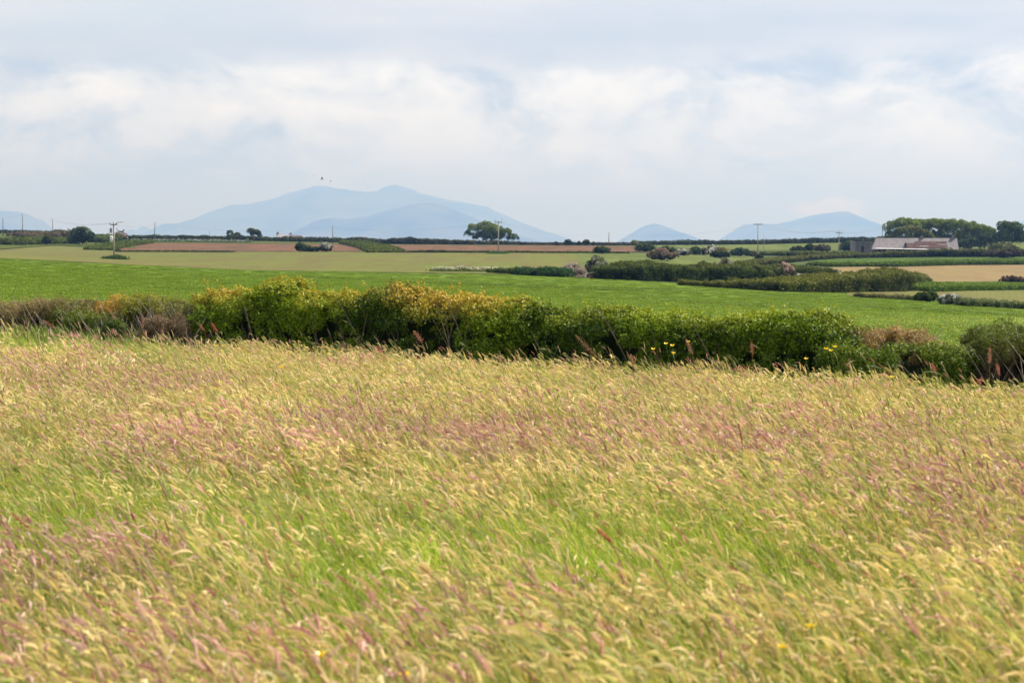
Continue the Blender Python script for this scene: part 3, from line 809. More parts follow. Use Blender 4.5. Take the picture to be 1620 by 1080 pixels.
def tree(label, px, base, lobes, cols, d=None, cat='tree', group=None, n=9000, trunk=True, leaf=None, name='tree', zbase=None):
    """lobes: (px offset, row, rx px, rz px)"""
    x, dist, z = at(px, base, d)
    root = thing(name, label, cat, (x, dist, z), group)
    k = dist / F
    cs = [(lx * k, random.uniform(-.4, .4) * rx * k, zpix(row, dist) - z) for lx, row, rx, rz in lobes]
    rs = [(rx * k, rx * k * .85, rz * k) for _, _, rx, rz in lobes]
    leaf = leaf or 1.7 * k
    C_, N_ = ell_leaves(cs, rs, n, .45, .3)
    H_ = max(c[2] + r[2] for c, r in zip(cs, rs))
    c = palette(C_, C_[:, 2] / H_, nscale=5.0 / H_, seed=int(px), **cols)
    f = link('crown', leaf_mesh('crown', C_, N_, leaf * 1.3 * rng.uniform(.7, 1.3, len(C_)), leaf * .8, c), M_FAR, root)
    f['kind'] = 'stuff'
    mb = MB(); ml = MB()
    h1 = H_ * .28
    mb.tube([(0, 0, -.1), (.04 * H_, 0, h1 * .5), (.02 * H_, 0, h1)], [.05 * H_, .036 * H_, .03 * H_], 8)
    mb.build('trunk', M_BARK, root, True)
    for cc, rr in zip(cs, rs):
        md = ((cc[0]) * .5, cc[1] * .5, (h1 + cc[2]) * .5 + .04 * H_)
        ml.tube([(.02 * H_, 0, h1 * .95), md, cc], [.024 * H_, .016 * H_, .008 * H_], 6)
        for q in range(5):
            e = np.array(cc) + np.array(rdir(1)[0]) * np.array(rr) * .85
            ml.tube([md if q < 2 else cc, tuple(e)], [.010 * H_, .003 * H_], 4)
    ml.build('limbs', M_BARK, root, True)
    return root

HAW = dict(base=(.022, .055, .003), alt=(.16, .245, .008), top=(.50, .34, .045), topamt=.24)
HAW2 = dict(base=(.022, .055, .003), alt=(.14, .225, .007), top=(.34, .36, .018), topamt=.2)
GORSE = dict(base=(.055, .045, .018), alt=(.10, .125, .014), top=(.27, .20, .09), topamt=.45, fleck=(.36, .34, .04), fleckp=.08)
# ------------------------------------------------------------------ the near hedgerow
hd = lambda px: float(hedge_d(px))
hedge('tall leafy hawthorn hedge with orange tipped new shoots, its left end rising above the gorse',
      [(326, hd(326), 452), (334, hd(334), 446), (360, hd(360), 446), (400, hd(400), 449), (430, hd(430), 441), (450, hd(450), 447), (480, hd(480), 437), (505, hd(505), 444), (540, hd(540), 449), (600, hd(600), 446)],
      HAW, leaf=.036, lump=.125, cover=4.6, sprays=70, mat=M_LEAF, width=1.3, holes=.60, stems=22, narrow=.75, group='near roadside hedgerow')
hedge('tall leafy hawthorn hedge with a rusty tipped level top, middle of the near hedgerow',
      [(575, hd(575), 448), (620, hd(620), 448), (680, hd(680), 446), (720, hd(720), 449), (760, hd(760), 450), (800, hd(800), 455), (836, hd(836), 459), (850, hd(850), 472)],
      HAW, leaf=.036, lump=.125, cover=4.6, sprays=70, mat=M_LEAF, width=1.3, holes=.60, stems=18, narrow=.75, group='near roadside hedgerow')
hedge('lower all green hedge right of the step down in the near hedgerow',
      [(815, hd(815), 478), (860, hd(860), 480), (880, hd(880), 471), (900, hd(900), 479), (950, hd(950), 482), (1000, hd(1000), 480), (1050, hd(1050), 487), (1120, hd(1120), 487)],
      HAW2, leaf=.035, lump=.125, cover=4.6, sprays=70, mat=M_LEAF, width=1.25, holes=.54, stems=18, narrow=.75, group='near roadside hedgerow')
hedge('bushy yellow green hedge with blossom flecks just left of the brown gorse, near hedgerow',
      [(1080, hd(1080), 492), (1110, hd(1110), 486), (1140, hd(1140), 484), (1180, hd(1180), 490), (1220, hd(1220), 487), (1270, hd(1270), 489), (1310, hd(1310), 491), (1345, hd(1345), 500), (1375, hd(1375), 512)],
      dict(HAW2, fleck=(.40, .38, .22), fleckp=.02), leaf=.035, lump=.125, cover=4.6, sprays=70, mat=M_LEAF, width=1.25, holes=.52, stems=18, narrow=.75, group='near roadside hedgerow')
hedge('low dark green bramble hedge between the brown gorse and the far right shrub',
      [(1330, hd(1330) - .3, 520), (1400, hd(1400) - .35, 536), (1450, hd(1450) - .35, 536), (1480, hd(1480) - .1, 524), (1520, hd(1520), 530), (1580, hd(1580), 532)],
      dict(base=(.03, .065, .005), alt=(.10, .16, .010), top=(.16, .20, .018), topamt=.3), leaf=.034, lump=.13, cover=5, sprays=60, mat=M_LEAF, width=1.2, holes=.35, stems=14, narrow=.75, group='near roadside hedgerow')
def gorse(label, px0, px1, top, cols=GORSE, dz=0.0, hgt=None, extra=None, leaf=.034, name='gorse_bush', cat='gorse bush', width=1.0):
    mid = (px0 + px1) / 2; e = (px1 - px0)
    return hedge(label, [(px0, hd(px0) + dz, top + 12), (px0 + e * .12, hd(px0) + dz, top + 3), (px0 + e * .3, hd(px0) + dz, top - 1), (mid, hd(mid) + dz, top + 3), (px1 - e * .3, hd(px1) + dz, top), (px1 - e * .1, hd(px1) + dz, top + 5), (px1, hd(px1) + dz, top + 13)],
                 dict(cols, **(extra or {})), name=name, cat=cat, leaf=leaf, lump=.12, cover=4.5, mat=M_LEAF, width=width, holes=.35, stems=40, narrow=.34, sprays=60, group='near roadside hedgerow')
gorse('brown woody gorse bush at the left edge of the photo', -60, 52, 473)
gorse('grey brown gorse bush second from the left edge', 40, 100, 465)
gorse('large brown spent gorse bush left of the orange flowered one', 85, 152, 462)
gorse('dark green gorse bush low in front of the brown ones', 118, 200, 487, dict(base=(.03, .06, .006), alt=(.08, .13, .010), top=(.15, .18, .02), topamt=.3), dz=-.7)
gorse('gorse bush covered in orange flowers', 160, 232, 464, dict(base=(.06, .06, .012), alt=(.14, .11, .03), top=(.30, .22, .04), topamt=.4, fleck=(.70, .40, .03), fleckp=.22), leaf=.03)
gorse('olive gorse bush with yellow tips beside the orange flowered one', 215, 262, 463, dict(base=(.06, .08, .01), alt=(.14, .17, .02), top=(.32, .30, .035), topamt=.4))
gorse('thin twiggy brown shrub next to the tall hedge end', 252, 300, 466, dict(base=(.06, .055, .02), alt=(.13, .15, .025), top=(.26, .26, .04), topamt=.3))
gorse('olive green shrub touching the left end of the tall hedge', 285, 340, 468, dict(base=(.06, .08, .025), alt=(.14, .14, .045), top=(.22, .22, .05), topamt=.4))
gorse('dark brown dead gorse clump low in front of the twiggy shrub', 255, 300, 494, dict(base=(.05, .035, .02), alt=(.11, .08, .04), top=(.22, .15, .09), topamt=.4), dz=-.8)
gorse('brown gorse mound with orange flowers on the right of the near hedgerow', 1362, 1472, 505, dict(base=(.06, .09, .015), alt=(.12, .13, .03), top=(.36, .22, .10), topamt=.62), dz=.35, extra=dict(fleck=(.48, .30, .03), fleckp=.10), width=1.1)
gorse('dark shrub with bare brown twigs at the right edge of the photo', 1542, 1720, 511, dict(base=(.04, .028, .018), alt=(.10, .065, .04), top=(.11, .16, .014), topamt=.4), leaf=.038, name='shrub', cat='shrub', width=1.4)

# shaggy grass and weeds in the hedge bottom
def verge(label, pts, cols_, bw, n, h, spread=.5, fl=None, flp=0, name='verge_grass', group=None):
    """upright blades standing along a line; pts (px, distance)"""
    p = np.array(pts, float); X_ = (p[:, 0] - 810) / F * p[:, 1]; Y_ = p[:, 1]
    L_ = np.concatenate([[0], np.cumsum(np.hypot(np.diff(X_), np.diff(Y_)))])
    s = rng.random(n) * L_[-1]
    x = np.interp(s, L_, X_) + rng.normal(0, spread * .3, n); y = np.interp(s, L_, Y_) + rng.uniform(-spread, spread, n)
    z = ground(x, y) + .01
    hh = h * rng.uniform(.5, 1.15, n) * (1 + .25 * wob3(np.column_stack([x, y, z]), 1.2 / max(h, .3), int(pts[0][0])))
    hh = np.maximum(hh, .08)
    lx = -hh * rng.uniform(.0, .45, n); ly = rng.normal(0, .15, n) * hh
    a = rng.uniform(-.9, .9, n); wx, wy = np.cos(a) * bw / 2, np.sin(a) * bw / 2
    V = np.stack([np.column_stack([x - wx, y - wy, z]), np.column_stack([x + wx, y + wy, z]),
                  np.column_stack([x + lx * .4 + wx * .8, y + ly * .4 + wy * .8, z + hh * .6]), np.column_stack([x + lx - wx * .1, y + ly, z + hh])], 1).reshape(-1, 3)
    c = np.array(cols_)[rng.integers(0, len(cols_), n)] * rng.uniform(.75, 1.25, n)[:, None]
    if fl is not None:
        m_ = int(n * flp); q = rng.integers(0, n, m_)
        C_ = np.column_stack([x + lx, y + ly, z + hh + .02])[q]
        me0 = leaf_mesh('f', C_, np.tile([0, -.5, .9], (m_, 1)), bw * 1.6, bw * 1.4, np.tile(fl, (m_, 1)) * rng.uniform(.8, 1.1, m_)[:, None])
        Vf = np.zeros(len(me0.vertices) * 3, np.float32); me0.vertices.foreach_get('co', Vf)
        cf = np.tile(fl, (m_, 1)); V = np.concatenate([V, Vf.reshape(-1, 3)]); c = np.concatenate([c, cf])
        bpy.data.meshes.remove(me0)
    o = link(name, fast_mesh(name, V, 4, np.clip(c, 0, 1)), M_TUFT)
    tag(o, label, None, group, 'stuff'); return o
G1 = [(.06, .12, .02), (.09, .16, .03), (.12, .19, .04), (.05, .10, .02)]
verge('dark green rough grass growing in the hedge bottom', [(p_, hd(p_) - 1.0) for p_ in (-80, 400, 900, 1300, 1720)], G1, .007, 14000, .42, .45)
verge('bright green coarse grass below the gorse bushes', [(p_, hd(p_) - 1.3) for p_ in (-80, 120, 280, 340)], [(.10, .18, .02), (.16, .24, .03), (.24, .30, .06), (.34, .36, .14)], .007, 7500, .62, .8)
verge('coarse green grass below the far right shrub', [(p_, hd(p_) - 1.1) for p_ in (1500, 1600, 1720)], [(.10, .17, .03), (.14, .21, .05)], .008, 3500, .55, .45)

# ------------------------------------------------------------------ middle distance
DK = dict(base=(.018, .036, .010), alt=(.045, .07, .018), top=(.10, .12, .03), topamt=.3)
OL = dict(base=(.026, .040, .008), alt=(.075, .090, .014), top=(.14, .15, .028), topamt=.35)
GRN = dict(base=(.030, .055, .014), alt=(.06, .095, .02), top=(.11, .14, .04), topamt=.35)
WH = (.66, .64, .60); PKB = (.62, .42, .38)
def hd2(label, rows, cols, leaf=None, lump=None, width=2.0, cover=4.5, **kw):
    """rows: (px, base row, top row)"""
    pts = []
    for a, b, c in rows: pts.append((a, dist_at(a, b), c))
    dm = np.mean([p[1] for p in pts])
    return hedge(label, pts, cols, leaf=leaf or 2.3 * dm / F, lump=lump or min(6.0 * dm / F, .12 + .4 * float(np.mean([max(.4, zpix(c_, p_[1]) - gz((p_[0] - 810) / F * p_[1], p_[1])) for p_, (a_, b_, c_) in zip(pts, rows)]))), width=width, cover=cover, **dict(dict(top_noise=.13, holes=.42), **kw))
hd2('long dark overgrown hedge running right from the pile of branches', [(940, 441, 423), (980, 443, 418), (1060, 445, 417), (1130, 447, 420), (1200, 448, 421), (1260, 448, 422), (1310, 449, 424)], DK, width=4)
hd2('windswept olive hedge with blossom, in front of the long dark hedge', [(1180, 457, 448), (1210, 460, 445), (1260, 461, 440), (1320, 461, 434), (1370, 461, 430), (1410, 460, 428), (1440, 452, 434), (1450, 450, 441)], dict(OL, fleck=(.35, .28, .22), fleckp=.02), width=4)
hd2('low tangle of olive scrub tapering to the left before the windswept hedge', [(1085, 452, 449), (1130, 455, 447), (1180, 458, 446), (1225, 461, 446)], dict(OL, fleck=(.3, .26, .2), fleckp=.04), width=3)
hd2('low dark hedge to the left of the round green bush', [(1352, 470, 467), (1400, 473, 467), (1452, 476, 468)], dict(base=(.05, .07, .025), alt=(.10, .10, .04), top=(.16, .15, .06), topamt=.4), width=1.5)
hd2('low rough hedge running right from the white blossomed bush', [(1515, 484, 474), (1560, 486, 476), (1600, 488, 477), (1700, 492, 480)], dict(base=(.05, .08, .03), alt=(.09, .12, .04), top=(.15, .17, .07), topamt=.4), width=1.6)
bush('round dark green bush touching the white blossomed one', 1466, 478, 40, 460, dict(GRN), n=9000)
bush('small bush smothered in white blossom at the field corner', 1502, 483, 37, 464, dict(base=(.06, .09, .03), alt=(.10, .12, .05), fleck=WH, fleckp=.58), n=8000, leaf=.2)
bush('reddish brown low bush at the right edge of the tan field', 1605, 447, 50, 435, dict(base=(.09, .06, .045), alt=(.14, .09, .07)), name='low_bush')
hd2('strip of tall green grass and weeds below the tan field', [(1432, 460, 451), (1500, 458.5, 450), (1560, 457.5, 451), (1620, 457, 450), (1720, 457, 450)], dict(base=(.05, .10, .010), alt=(.08, .145, .014), top=(.12, .18, .025), topamt=.4), width=6, name='weed_strip', cat='weeds')
bush('pink blossomed bush in the long dark hedge', 1242, 440, 36, 415, dict(base=(.07, .08, .035), alt=(.12, .10, .05), fleck=PKB, fleckp=.55), d=dist_at(1242, 449) - 3)
bush('white blossomed bush low in front of the long dark hedge', 1260, 449, 36, 432, dict(base=(.06, .09, .03), alt=(.10, .12, .05), fleck=WH, fleckp=.55), d=dist_at(1258, 449) - 4)
bush('pale blossom bush behind the top of the long dark hedge, next to the pink bush', 1292, 430, 26, 419, dict(OL, fleck=WH, fleckp=.2), d=dist_at(1292, 449) - 1)
bush('bush with fading pink blossom at the right end of the windswept hedge', 1425, 456, 40, 426, dict(base=(.06, .08, .03), alt=(.13, .11, .06), fleck=(.42, .33, .28), fleckp=.4), d=dist_at(1425, 457) - 3)
bush('whitish blossomed bush on the top of the windswept hedge', 1326, 446, 28, 431, dict(base=(.07, .09, .035), alt=(.12, .13, .05), fleck=(.5, .45, .38), fleckp=.4), d=dist_at(1326, 461) - 1)
bush('hawthorn with white blossom rising behind the pile of branches', 944, 436, 38, 402, dict(base=(.055, .08, .025), alt=(.11, .14, .04), fleck=(.52, .50, .42), fleckp=.24), d=dist_at(944, 438) + 2)
bush('blossomed hawthorn on the right part of the long dark hedge', 1144, 435, 40, 407, dict(base=(.06, .08, .03), alt=(.12, .12, .05), fleck=(.48, .42, .36), fleckp=.34), d=dist_at(1142, 447) - 1)
bush('dark rounded shrub left of the blossomed hawthorn on the long dark hedge', 1113, 435, 28, 412, dict(DK), d=dist_at(1113, 440))
bush('round bush flushed with red blossom in the lime green field', 1047, 413, 50, 393, dict(base=(.045, .06, .025), alt=(.08, .09, .035), top=(.30, .15, .12), topamt=.35, fleck=(.42, .27, .22), fleckp=.3))
bush('dark round bush on the near edge of the right bare field', 952, 402, 29, 388, dict(DK))
hd2('clump of dark green rushes left of the pile of branches', [(835, 435, 428), (850, 437, 425), (870, 438, 424), (890, 438, 427)], dict(base=(.03, .07, .025), alt=(.06, .11, .035)), width=2.5, name='rush_clump', cat='rushes')
hd2('low green weeds at the left of the rush clump', [(784, 432, 427), (800, 433, 424), (838, 435, 427)], GRN, width=2, name='weed_clump', cat='weeds')
# white cow parsley
verge('white cow parsley along the pasture edge', [(p_, dist_at(p_, r_) + 1.0) for p_, r_ in ((690, 430), (730, 430), (780, 430.5), (800, 432))], [(.10, .14, .03), (.14, .17, .04)], .10, 3200, .5, 1.8, fl=(.48, .47, .34), flp=.45, name='cow_parsley')
verge('scattered white cow parsley under the left skyline hedge', [(p_, dist_at(p_, r_) + 3) for p_, r_ in ((215, 383), (300, 383.5), (385, 384.5))], [(.09, .14, .05), (.12, .16, .06)], .22, 5000, 1.0, 7, fl=(.55, .56, .50), flp=.12, name='verge_flowers')

# piles of cut branches
def branch_pile(label, px, base, wpx, top, nn, mat, dd_=None):
    x, dist, z = at(px, base); w = wpx * dist / F; h = zpix(top, dist) - z
    root = thing('branch_pile', label, 'branch pile', (x, dist, z))
    for g in range(6):
        mb = MB()
        for _ in range(nn // 6):
            a = random.uniform(0, 6.28); r = random.random() ** .6
            cx, cyy = r * math.cos(a) * w * .42, r * math.sin(a) * w * .3
            cz = random.uniform(.0, 1) * h * max(.1, 1 - r * r)
            dv = Vector((random.uniform(-1, 1), random.uniform(-.6, .6), random.uniform(-.55, .6))).normalized() * random.uniform(.2, .42) * min(w * .45, h)
            r0 = random.uniform(.02, .055)
            mid = Vector((cx, cyy, cz)) + Vector((random.uniform(-.1, .1), 0, random.uniform(.0, .18)))
            p0 = Vector((cx, cyy, cz)) - dv; p1 = Vector((cx, cyy, cz)) + dv
            p0.z = max(p0.z, .02); p1.z = max(p1.z, .02)
            mb.tube([p0, mid, p1], [r0, r0 * .8, r0 * .3], 5)
        mb.build('branch', mat, root)
    mc = MB(); core_mesh(mc, (0, .1, h * .25), w * .42, w * .28, h * .6, (.08, .06, .05), 2, 0)
    mc.build('brush_heap', M_TWIG, root, True)
M_REDW = plain('red_brown_twigs', (.22, .11, .09), (.34, .21, .17), 4)
branch_pile('heap of pale cut branches standing in the pasture', 906, 438.5, 54, 417, 560, M_DEAD)
branch_pile('lower red brown heap of brushwood right of the pale heap', 945, 441, 34, 427, 200, M_REDW)

# ------------------------------------------------------------------ hedges and bushes towards the skyline
hd2('dark clipped hedge curving in front of the farm', [(1172, 421, 417), (1210, 418, 411), (1260, 413, 407), (1320, 409, 403), (1400, 408, 400), (1480, 407, 396), (1560, 407, 395), (1640, 406, 394), (1740, 406, 393)], dict(base=(.014, .022, .008), alt=(.055, .06, .018), top=(.11, .12, .03), topamt=.35), width=2.4)
hd2('belt of tall dark green grass below the farm hedge', [(1290, 421, 416), (1400, 422, 416), (1500, 419.5, 413), (1620, 418.5, 412), (1740, 418.5, 412)], dict(base=(.045, .085, .010), alt=(.07, .12, .014), top=(.10, .15, .02), topamt=.4), width=6, name='weed_strip', cat='weeds')
hd2('grey green hedge above the dark clipped hedge', [(1205, 404, 399), (1250, 405, 398.5), (1310, 404, 399), (1350, 403, 398.5)], dict(base=(.035, .055, .012), alt=(.075, .095, .02), top=(.12, .14, .035), topamt=.4), width=4)
hd2('thin dark hedge along the right skyline', [(1005, 387.4, 383.5), (1060, 387.4, 382), (1150, 386.8, 381), (1250, 385.5, 379), (1330, 384, 376), (1410, 382.5, 375), (1500, 382.5, 374), (1700, 382, 374)], dict(base=(.035, .05, .025), alt=(.07, .08, .035)), width=4)
hd2('dense hedge along the left skyline with an even top', [(195, 379, 373), (260, 379.5, 373.2), (330, 380.3, 374), (400, 381, 375), (440, 381.5, 376)], dict(base=(.03, .04, .012), alt=(.07, .08, .02)), width=4)
hd2('lumpy hedge on the skyline right of the far cottage', [(435, 382, 376.5), (480, 382.8, 377), (520, 383.6, 377.5), (545, 384, 379), (565, 384.3, 376.5), (590, 385, 379)], dict(base=(.035, .045, .014), alt=(.085, .095, .024)), width=5, top_noise=.2)
hd2('darker bumpy skyline hedge above the bare fields', [(585, 385.5, 379), (605, 386, 381), (625, 386.2, 378.5), (655, 386.4, 377), (675, 386.5, 379.5), (740, 387, 381.5), (830, 387.4, 384)], dict(base=(.04, .045, .025), alt=(.08, .08, .04)), width=5, top_noise=.2)
hd2('thin low skyline hedge right of the lone windswept tree', [(825, 387.6, 383.8), (900, 387.8, 384.6), (1010, 388.2, 384.4)], dict(base=(.04, .045, .025), alt=(.09, .075, .045)), width=3)
hd2('dark hedge line on the crest at the left edge', [(-150, 369, 365), (0, 369.2, 365), (60, 371, 366), (115, 373, 366.5)], dict(base=(.03, .04, .02), alt=(.07, .07, .035)), width=4)
hd2('brown heathy scrub below the crest at the left edge', [(30, 377, 370), (60, 377, 368), (90, 378, 367.5), (120, 379, 367)], dict(base=(.09, .08, .045), alt=(.14, .11, .07)), width=9, name='scrub', cat='scrub')
hd2('grey green scrub along the bank foot left of the round shrub', [(-60, 388, 380), (20, 388, 377), (60, 386, 377), (90, 386, 376), (115, 386, 377)], dict(base=(.055, .08, .015), alt=(.10, .125, .028)), width=7, name='scrub', cat='scrub')
hd2('hedge linking the round shrub with the transformer pole', [(145, 384, 375), (165, 384, 373), (185, 384, 374)], GRN, width=5)
hd2('grassy hedge bank running down from the skyline to the crop field, middle left', [(158, 396, 393.5), (172, 392, 387), (200, 388, 383), (225, 385, 380)], dict(base=(.055, .08, .015), alt=(.11, .135, .028)), width=8)
hd2('grassy hedge bank between the two bare fields', [(558, 386.5, 381), (575, 389, 384), (592, 393, 388), (604, 397, 392), (612, 400, 396.5)], dict(base=(.05, .075, .014), alt=(.11, .13, .028)), width=9)
hd2('low dark weedy edge between crop and left bare field', [(185, 398.5, 397.2), (280, 399, 397.6), (370, 399.4, 397.4)], dict(base=(.06, .08, .03), alt=(.10, .11, .04)), width=2.5, name='weed_strip', cat='weeds')
hd2('low weedy hedge along the near edge of the right bare field', [(640, 399.8, 398.2), (690, 400, 396), (720, 400, 398.6), (800, 400.3, 397.8), (880, 400.6, 399), (990, 401, 399.6)], dict(base=(.03, .05, .012), alt=(.08, .10, .022)), width=1.6)
bush('large round dark green shrub on the left bank', 132, 387, 40, 359, dict(base=(.04, .07, .03), alt=(.08, .12, .045), top=(.13, .16, .08), topamt=.35), n=9000)
bush('pinkish blossomed bush on the skyline beside the transformer pole', 191, 381, 26, 366.5, dict(base=(.08, .08, .05), alt=(.13, .12, .07), fleck=(.48, .38, .35), fleckp=.5))
bush('dark bush at the left of a pair below the far cottage', 476, 398.4, 20, 383, dict(DK))
bush('dark spreading bush between the two bushes below the cottage', 492, 398.8, 34, 388, dict(DK))
bush('white blossomed bush on the far bare field edge', 516, 398.8, 24, 383, dict(base=(.07, .08, .045), alt=(.11, .12, .06), fleck=(.55, .53, .48), fleckp=.5))
bush('small dark bush on the left bank beneath the crest', 37, 384, 14, 372, dict(DK))
bush('small dark bush lower on the left bank', 75, 388, 16, 373, dict(DK))
for (a, b, w, tp, lb, cc) in [
    (880, 388.5, 13, 382.5, 'low brown bush first right of the lone windswept tree on the skyline', dict(base=(.06, .05, .035), alt=(.10, .08, .05))),
    (899, 388.5, 14, 378.5, 'dark domed bush on the skyline right of the low brown one', DK),
    (916, 388.6, 6, 381.5, 'tiny black bush between the domed and the grey green skyline bushes', DK),
    (927, 388.6, 12, 378.5, 'grey green bush on the skyline left of the thin pole', OL),
    (939, 388.8, 6, 382.5, 'tiny brown bush close to the thin skyline pole', DK),
    (1004, 388.9, 13, 379.5, 'yellow green domed bush on the skyline near the lone peak', dict(base=(.20, .22, .06), alt=(.26, .28, .08))),
    (1195, 404.5, 5, 399.5, 'tiny bush at the foot of the tall crossarm pole', OL)]:
    bush(lb, a, b, w, tp, cc, n=1400)
for (a, b, w, tp, lb, cc) in [
    (1020, 399, 34, 385, 'green rounded bush where the right bare field meets the skyline hedge', GRN),
    (1055, 403, 30, 389, 'green bush above the red flushed bush', GRN),
    (1082, 405, 24, 392.5, 'white flecked bush left of the two blossom bushes in the middle row', dict(OL, fleck=(.68, .66, .60), fleckp=.55)),
    (1100, 404, 20, 390, 'plain green bush in the row between two blossomed ones', GRN),
    (1112, 404, 24, 391, 'blossomed bush under the left skyline field corner', dict(OL, fleck=(.66, .60, .55), fleckp=.6)),
    (1127, 401, 22, 388, 'brightest white blossomed bush of the middle row', dict(OL, fleck=(.75, .73, .69), fleckp=.75)),
    (1140, 405, 24, 391, 'gorse bush with orange yellow bloom in the middle row', dict(base=(.10, .10, .03), alt=(.24, .17, .04))),
    (1139, 409, 32, 396, 'dark low bush in front of the orange yellow gorse', DK),
    (1171, 406, 34, 391.5, 'grey green bush left of the tall crossarm pole', dict(base=(.05, .08, .035), alt=(.09, .12, .06))),
    (1189, 406, 18, 397, 'brownish bush in front of the tall crossarm pole', dict(base=(.10, .08, .05), alt=(.14, .13, .06), fleck=(.4, .35, .3), fleckp=.1)),
    (1201, 411, 13, 401.5, 'small dark bush standing alone at the end of the lime field', DK),
    (1262, 399, 26, 389, 'scrubby green bush in the light field left of the small pole', GRN),
    (1280, 398, 16, 385, 'dark bush behind the scrubby green one in the light field', DK),
    (1300, 399, 30, 386, 'pinkish brown bush near the double crossarm pole', dict(base=(.09, .09, .05), alt=(.16, .14, .09))),
    (1345, 399, 36, 381, 'dark green bush left of the ruined shed', GRN)]:
    bush(lb, a, b, w, tp, cc, n=4200)
bush('large grey green bush right of the farm', 1588, 405, 50, 381.5, dict(base=(.09, .11, .045), alt=(.15, .17, .07)), n=8000)
bush('dark low bush beneath the large grey green bush', 1585, 409, 66, 392, dict(base=(.06, .05, .04), alt=(.09, .08, .05)), name='low_bush', n=6000)

# grass tufts round the poles
def tuft(label, px, base, wpx, h):
    x, dist, z = at(px, base); w = wpx * dist / F
    o = verge(label, [(px - wpx / 2, dist), (px + wpx / 2, dist)], [(.05, .10, .03), (.08, .14, .04)], .12, 700, h, 1.3, name='grass_tuft')
    tag(o, label, 'grass tuft')
    o['kind'] = 'stuff'
tuft('uncut dark grass round the foot of the transformer pole', 182, 410.5, 32, .6)
tuft('uncut dark grass round the foot of the pole by the lone tree', 787, 401.8, 30, .6)

# ------------------------------------------------------------------ trees
TR = dict(base=(.045, .075, .018), alt=(.115, .17, .03), top=(.19, .24, .05), topamt=.5)
TR2 = dict(base=(.05, .065, .02), alt=(.11, .13, .035), top=(.12, .13, .06), topamt=.3)
tree('lone windswept tree with a wide crown leaning over the skyline behind a pole', 776, 388, [(-24, 363, 15, 10), (-8, 360, 15, 9.5), (8, 366, 15, 11), (22, 370, 13, 10), (35, 376, 10, 7), (-36, 371, 6, 6), (-18, 375, 16, 8), (4, 378, 16, 7), (-8, 371, 13, 8), (12, 374, 14, 8), (-2, 366, 10, 8)], TR, d=780, n=14000)
tree('small bushy tree on the skyline, left of the rounder one, with a gap', 372, 384, [(-8, 369, 6, 4.5), (4, 373, 7, 5), (-5, 375, 8, 4), (11, 375, 4, 3)], TR2, d=800, n=2200)
tree('small rounder tree on the skyline left of the far cottage', 402, 384, [(-3, 366, 8, 5), (5, 368, 7, 5), (0, 371, 10, 4.5), (10, 373, 4, 2.5)], TR2, d=800, n=2600)
farm_trees = [
    (1432, 398, [(-20, 362, 16, 13), (-4, 356, 18, 11), (10, 360, 16, 13), (-26, 374, 8, 8), (-8, 376, 20, 12)], TR, 690, 'dark tree at the left end of the farm wood'),
    (1465, 398, [(-12, 356, 17, 10), (6, 356, 17, 10), (-4, 366, 22, 14), (4, 380, 22, 12)], TR, 700, 'tall green tree rising behind the left chimney'),
    (1497, 398, [(-12, 357, 16, 11), (6, 358, 16, 11), (0, 370, 20, 14), (4, 384, 24, 12)], TR, 700, 'tall green tree behind the middle of the farm wood'),
    (1530, 398, [(-12, 360, 16, 12), (6, 363, 16, 12), (0, 376, 20, 14), (2, 388, 24, 10)], TR, 690, 'tree behind the right hand chimney'),
    (1556, 398, [(-8, 365, 13, 10), (8, 370, 12, 11), (2, 380, 17, 12)], TR, 685, 'lower tree in the dip of the farm wood'),
    (1596, 402, [(-6, 362, 15, 12), (8, 364, 14, 13), (-2, 376, 22, 14), (16, 378, 12, 12)], dict(base=(.032, .055, .025), alt=(.07, .105, .035), top=(.10, .14, .045), topamt=.4), 640, 'broad dark tree at the right edge of the photo'),
    (1440, 398, [(-12, 368, 16, 10), (6, 366, 16, 9.5), (20, 372, 14, 9), (-28, 377, 8, 6), (30, 376, 9, 6)], dict(base=(.055, .075, .028), alt=(.11, .13, .04), top=(.19, .19, .06), topamt=.5), 655, 'yellow green tree directly behind the farm roof'),
    (1570, 400, [(-10, 378, 14, 9), (6, 382, 16, 10), (-26, 386, 16, 10), (-45, 388, 14, 9)], dict(base=(.035, .055, .03), alt=(.06, .09, .035)), 660, 'low dark tree filling the space under the farm wood')]
for a, b, lo, cc, d_, lb in farm_trees:
    tree(lb, a, b, lo, cc, d=d_, n=11000, group='trees of the farm wood')

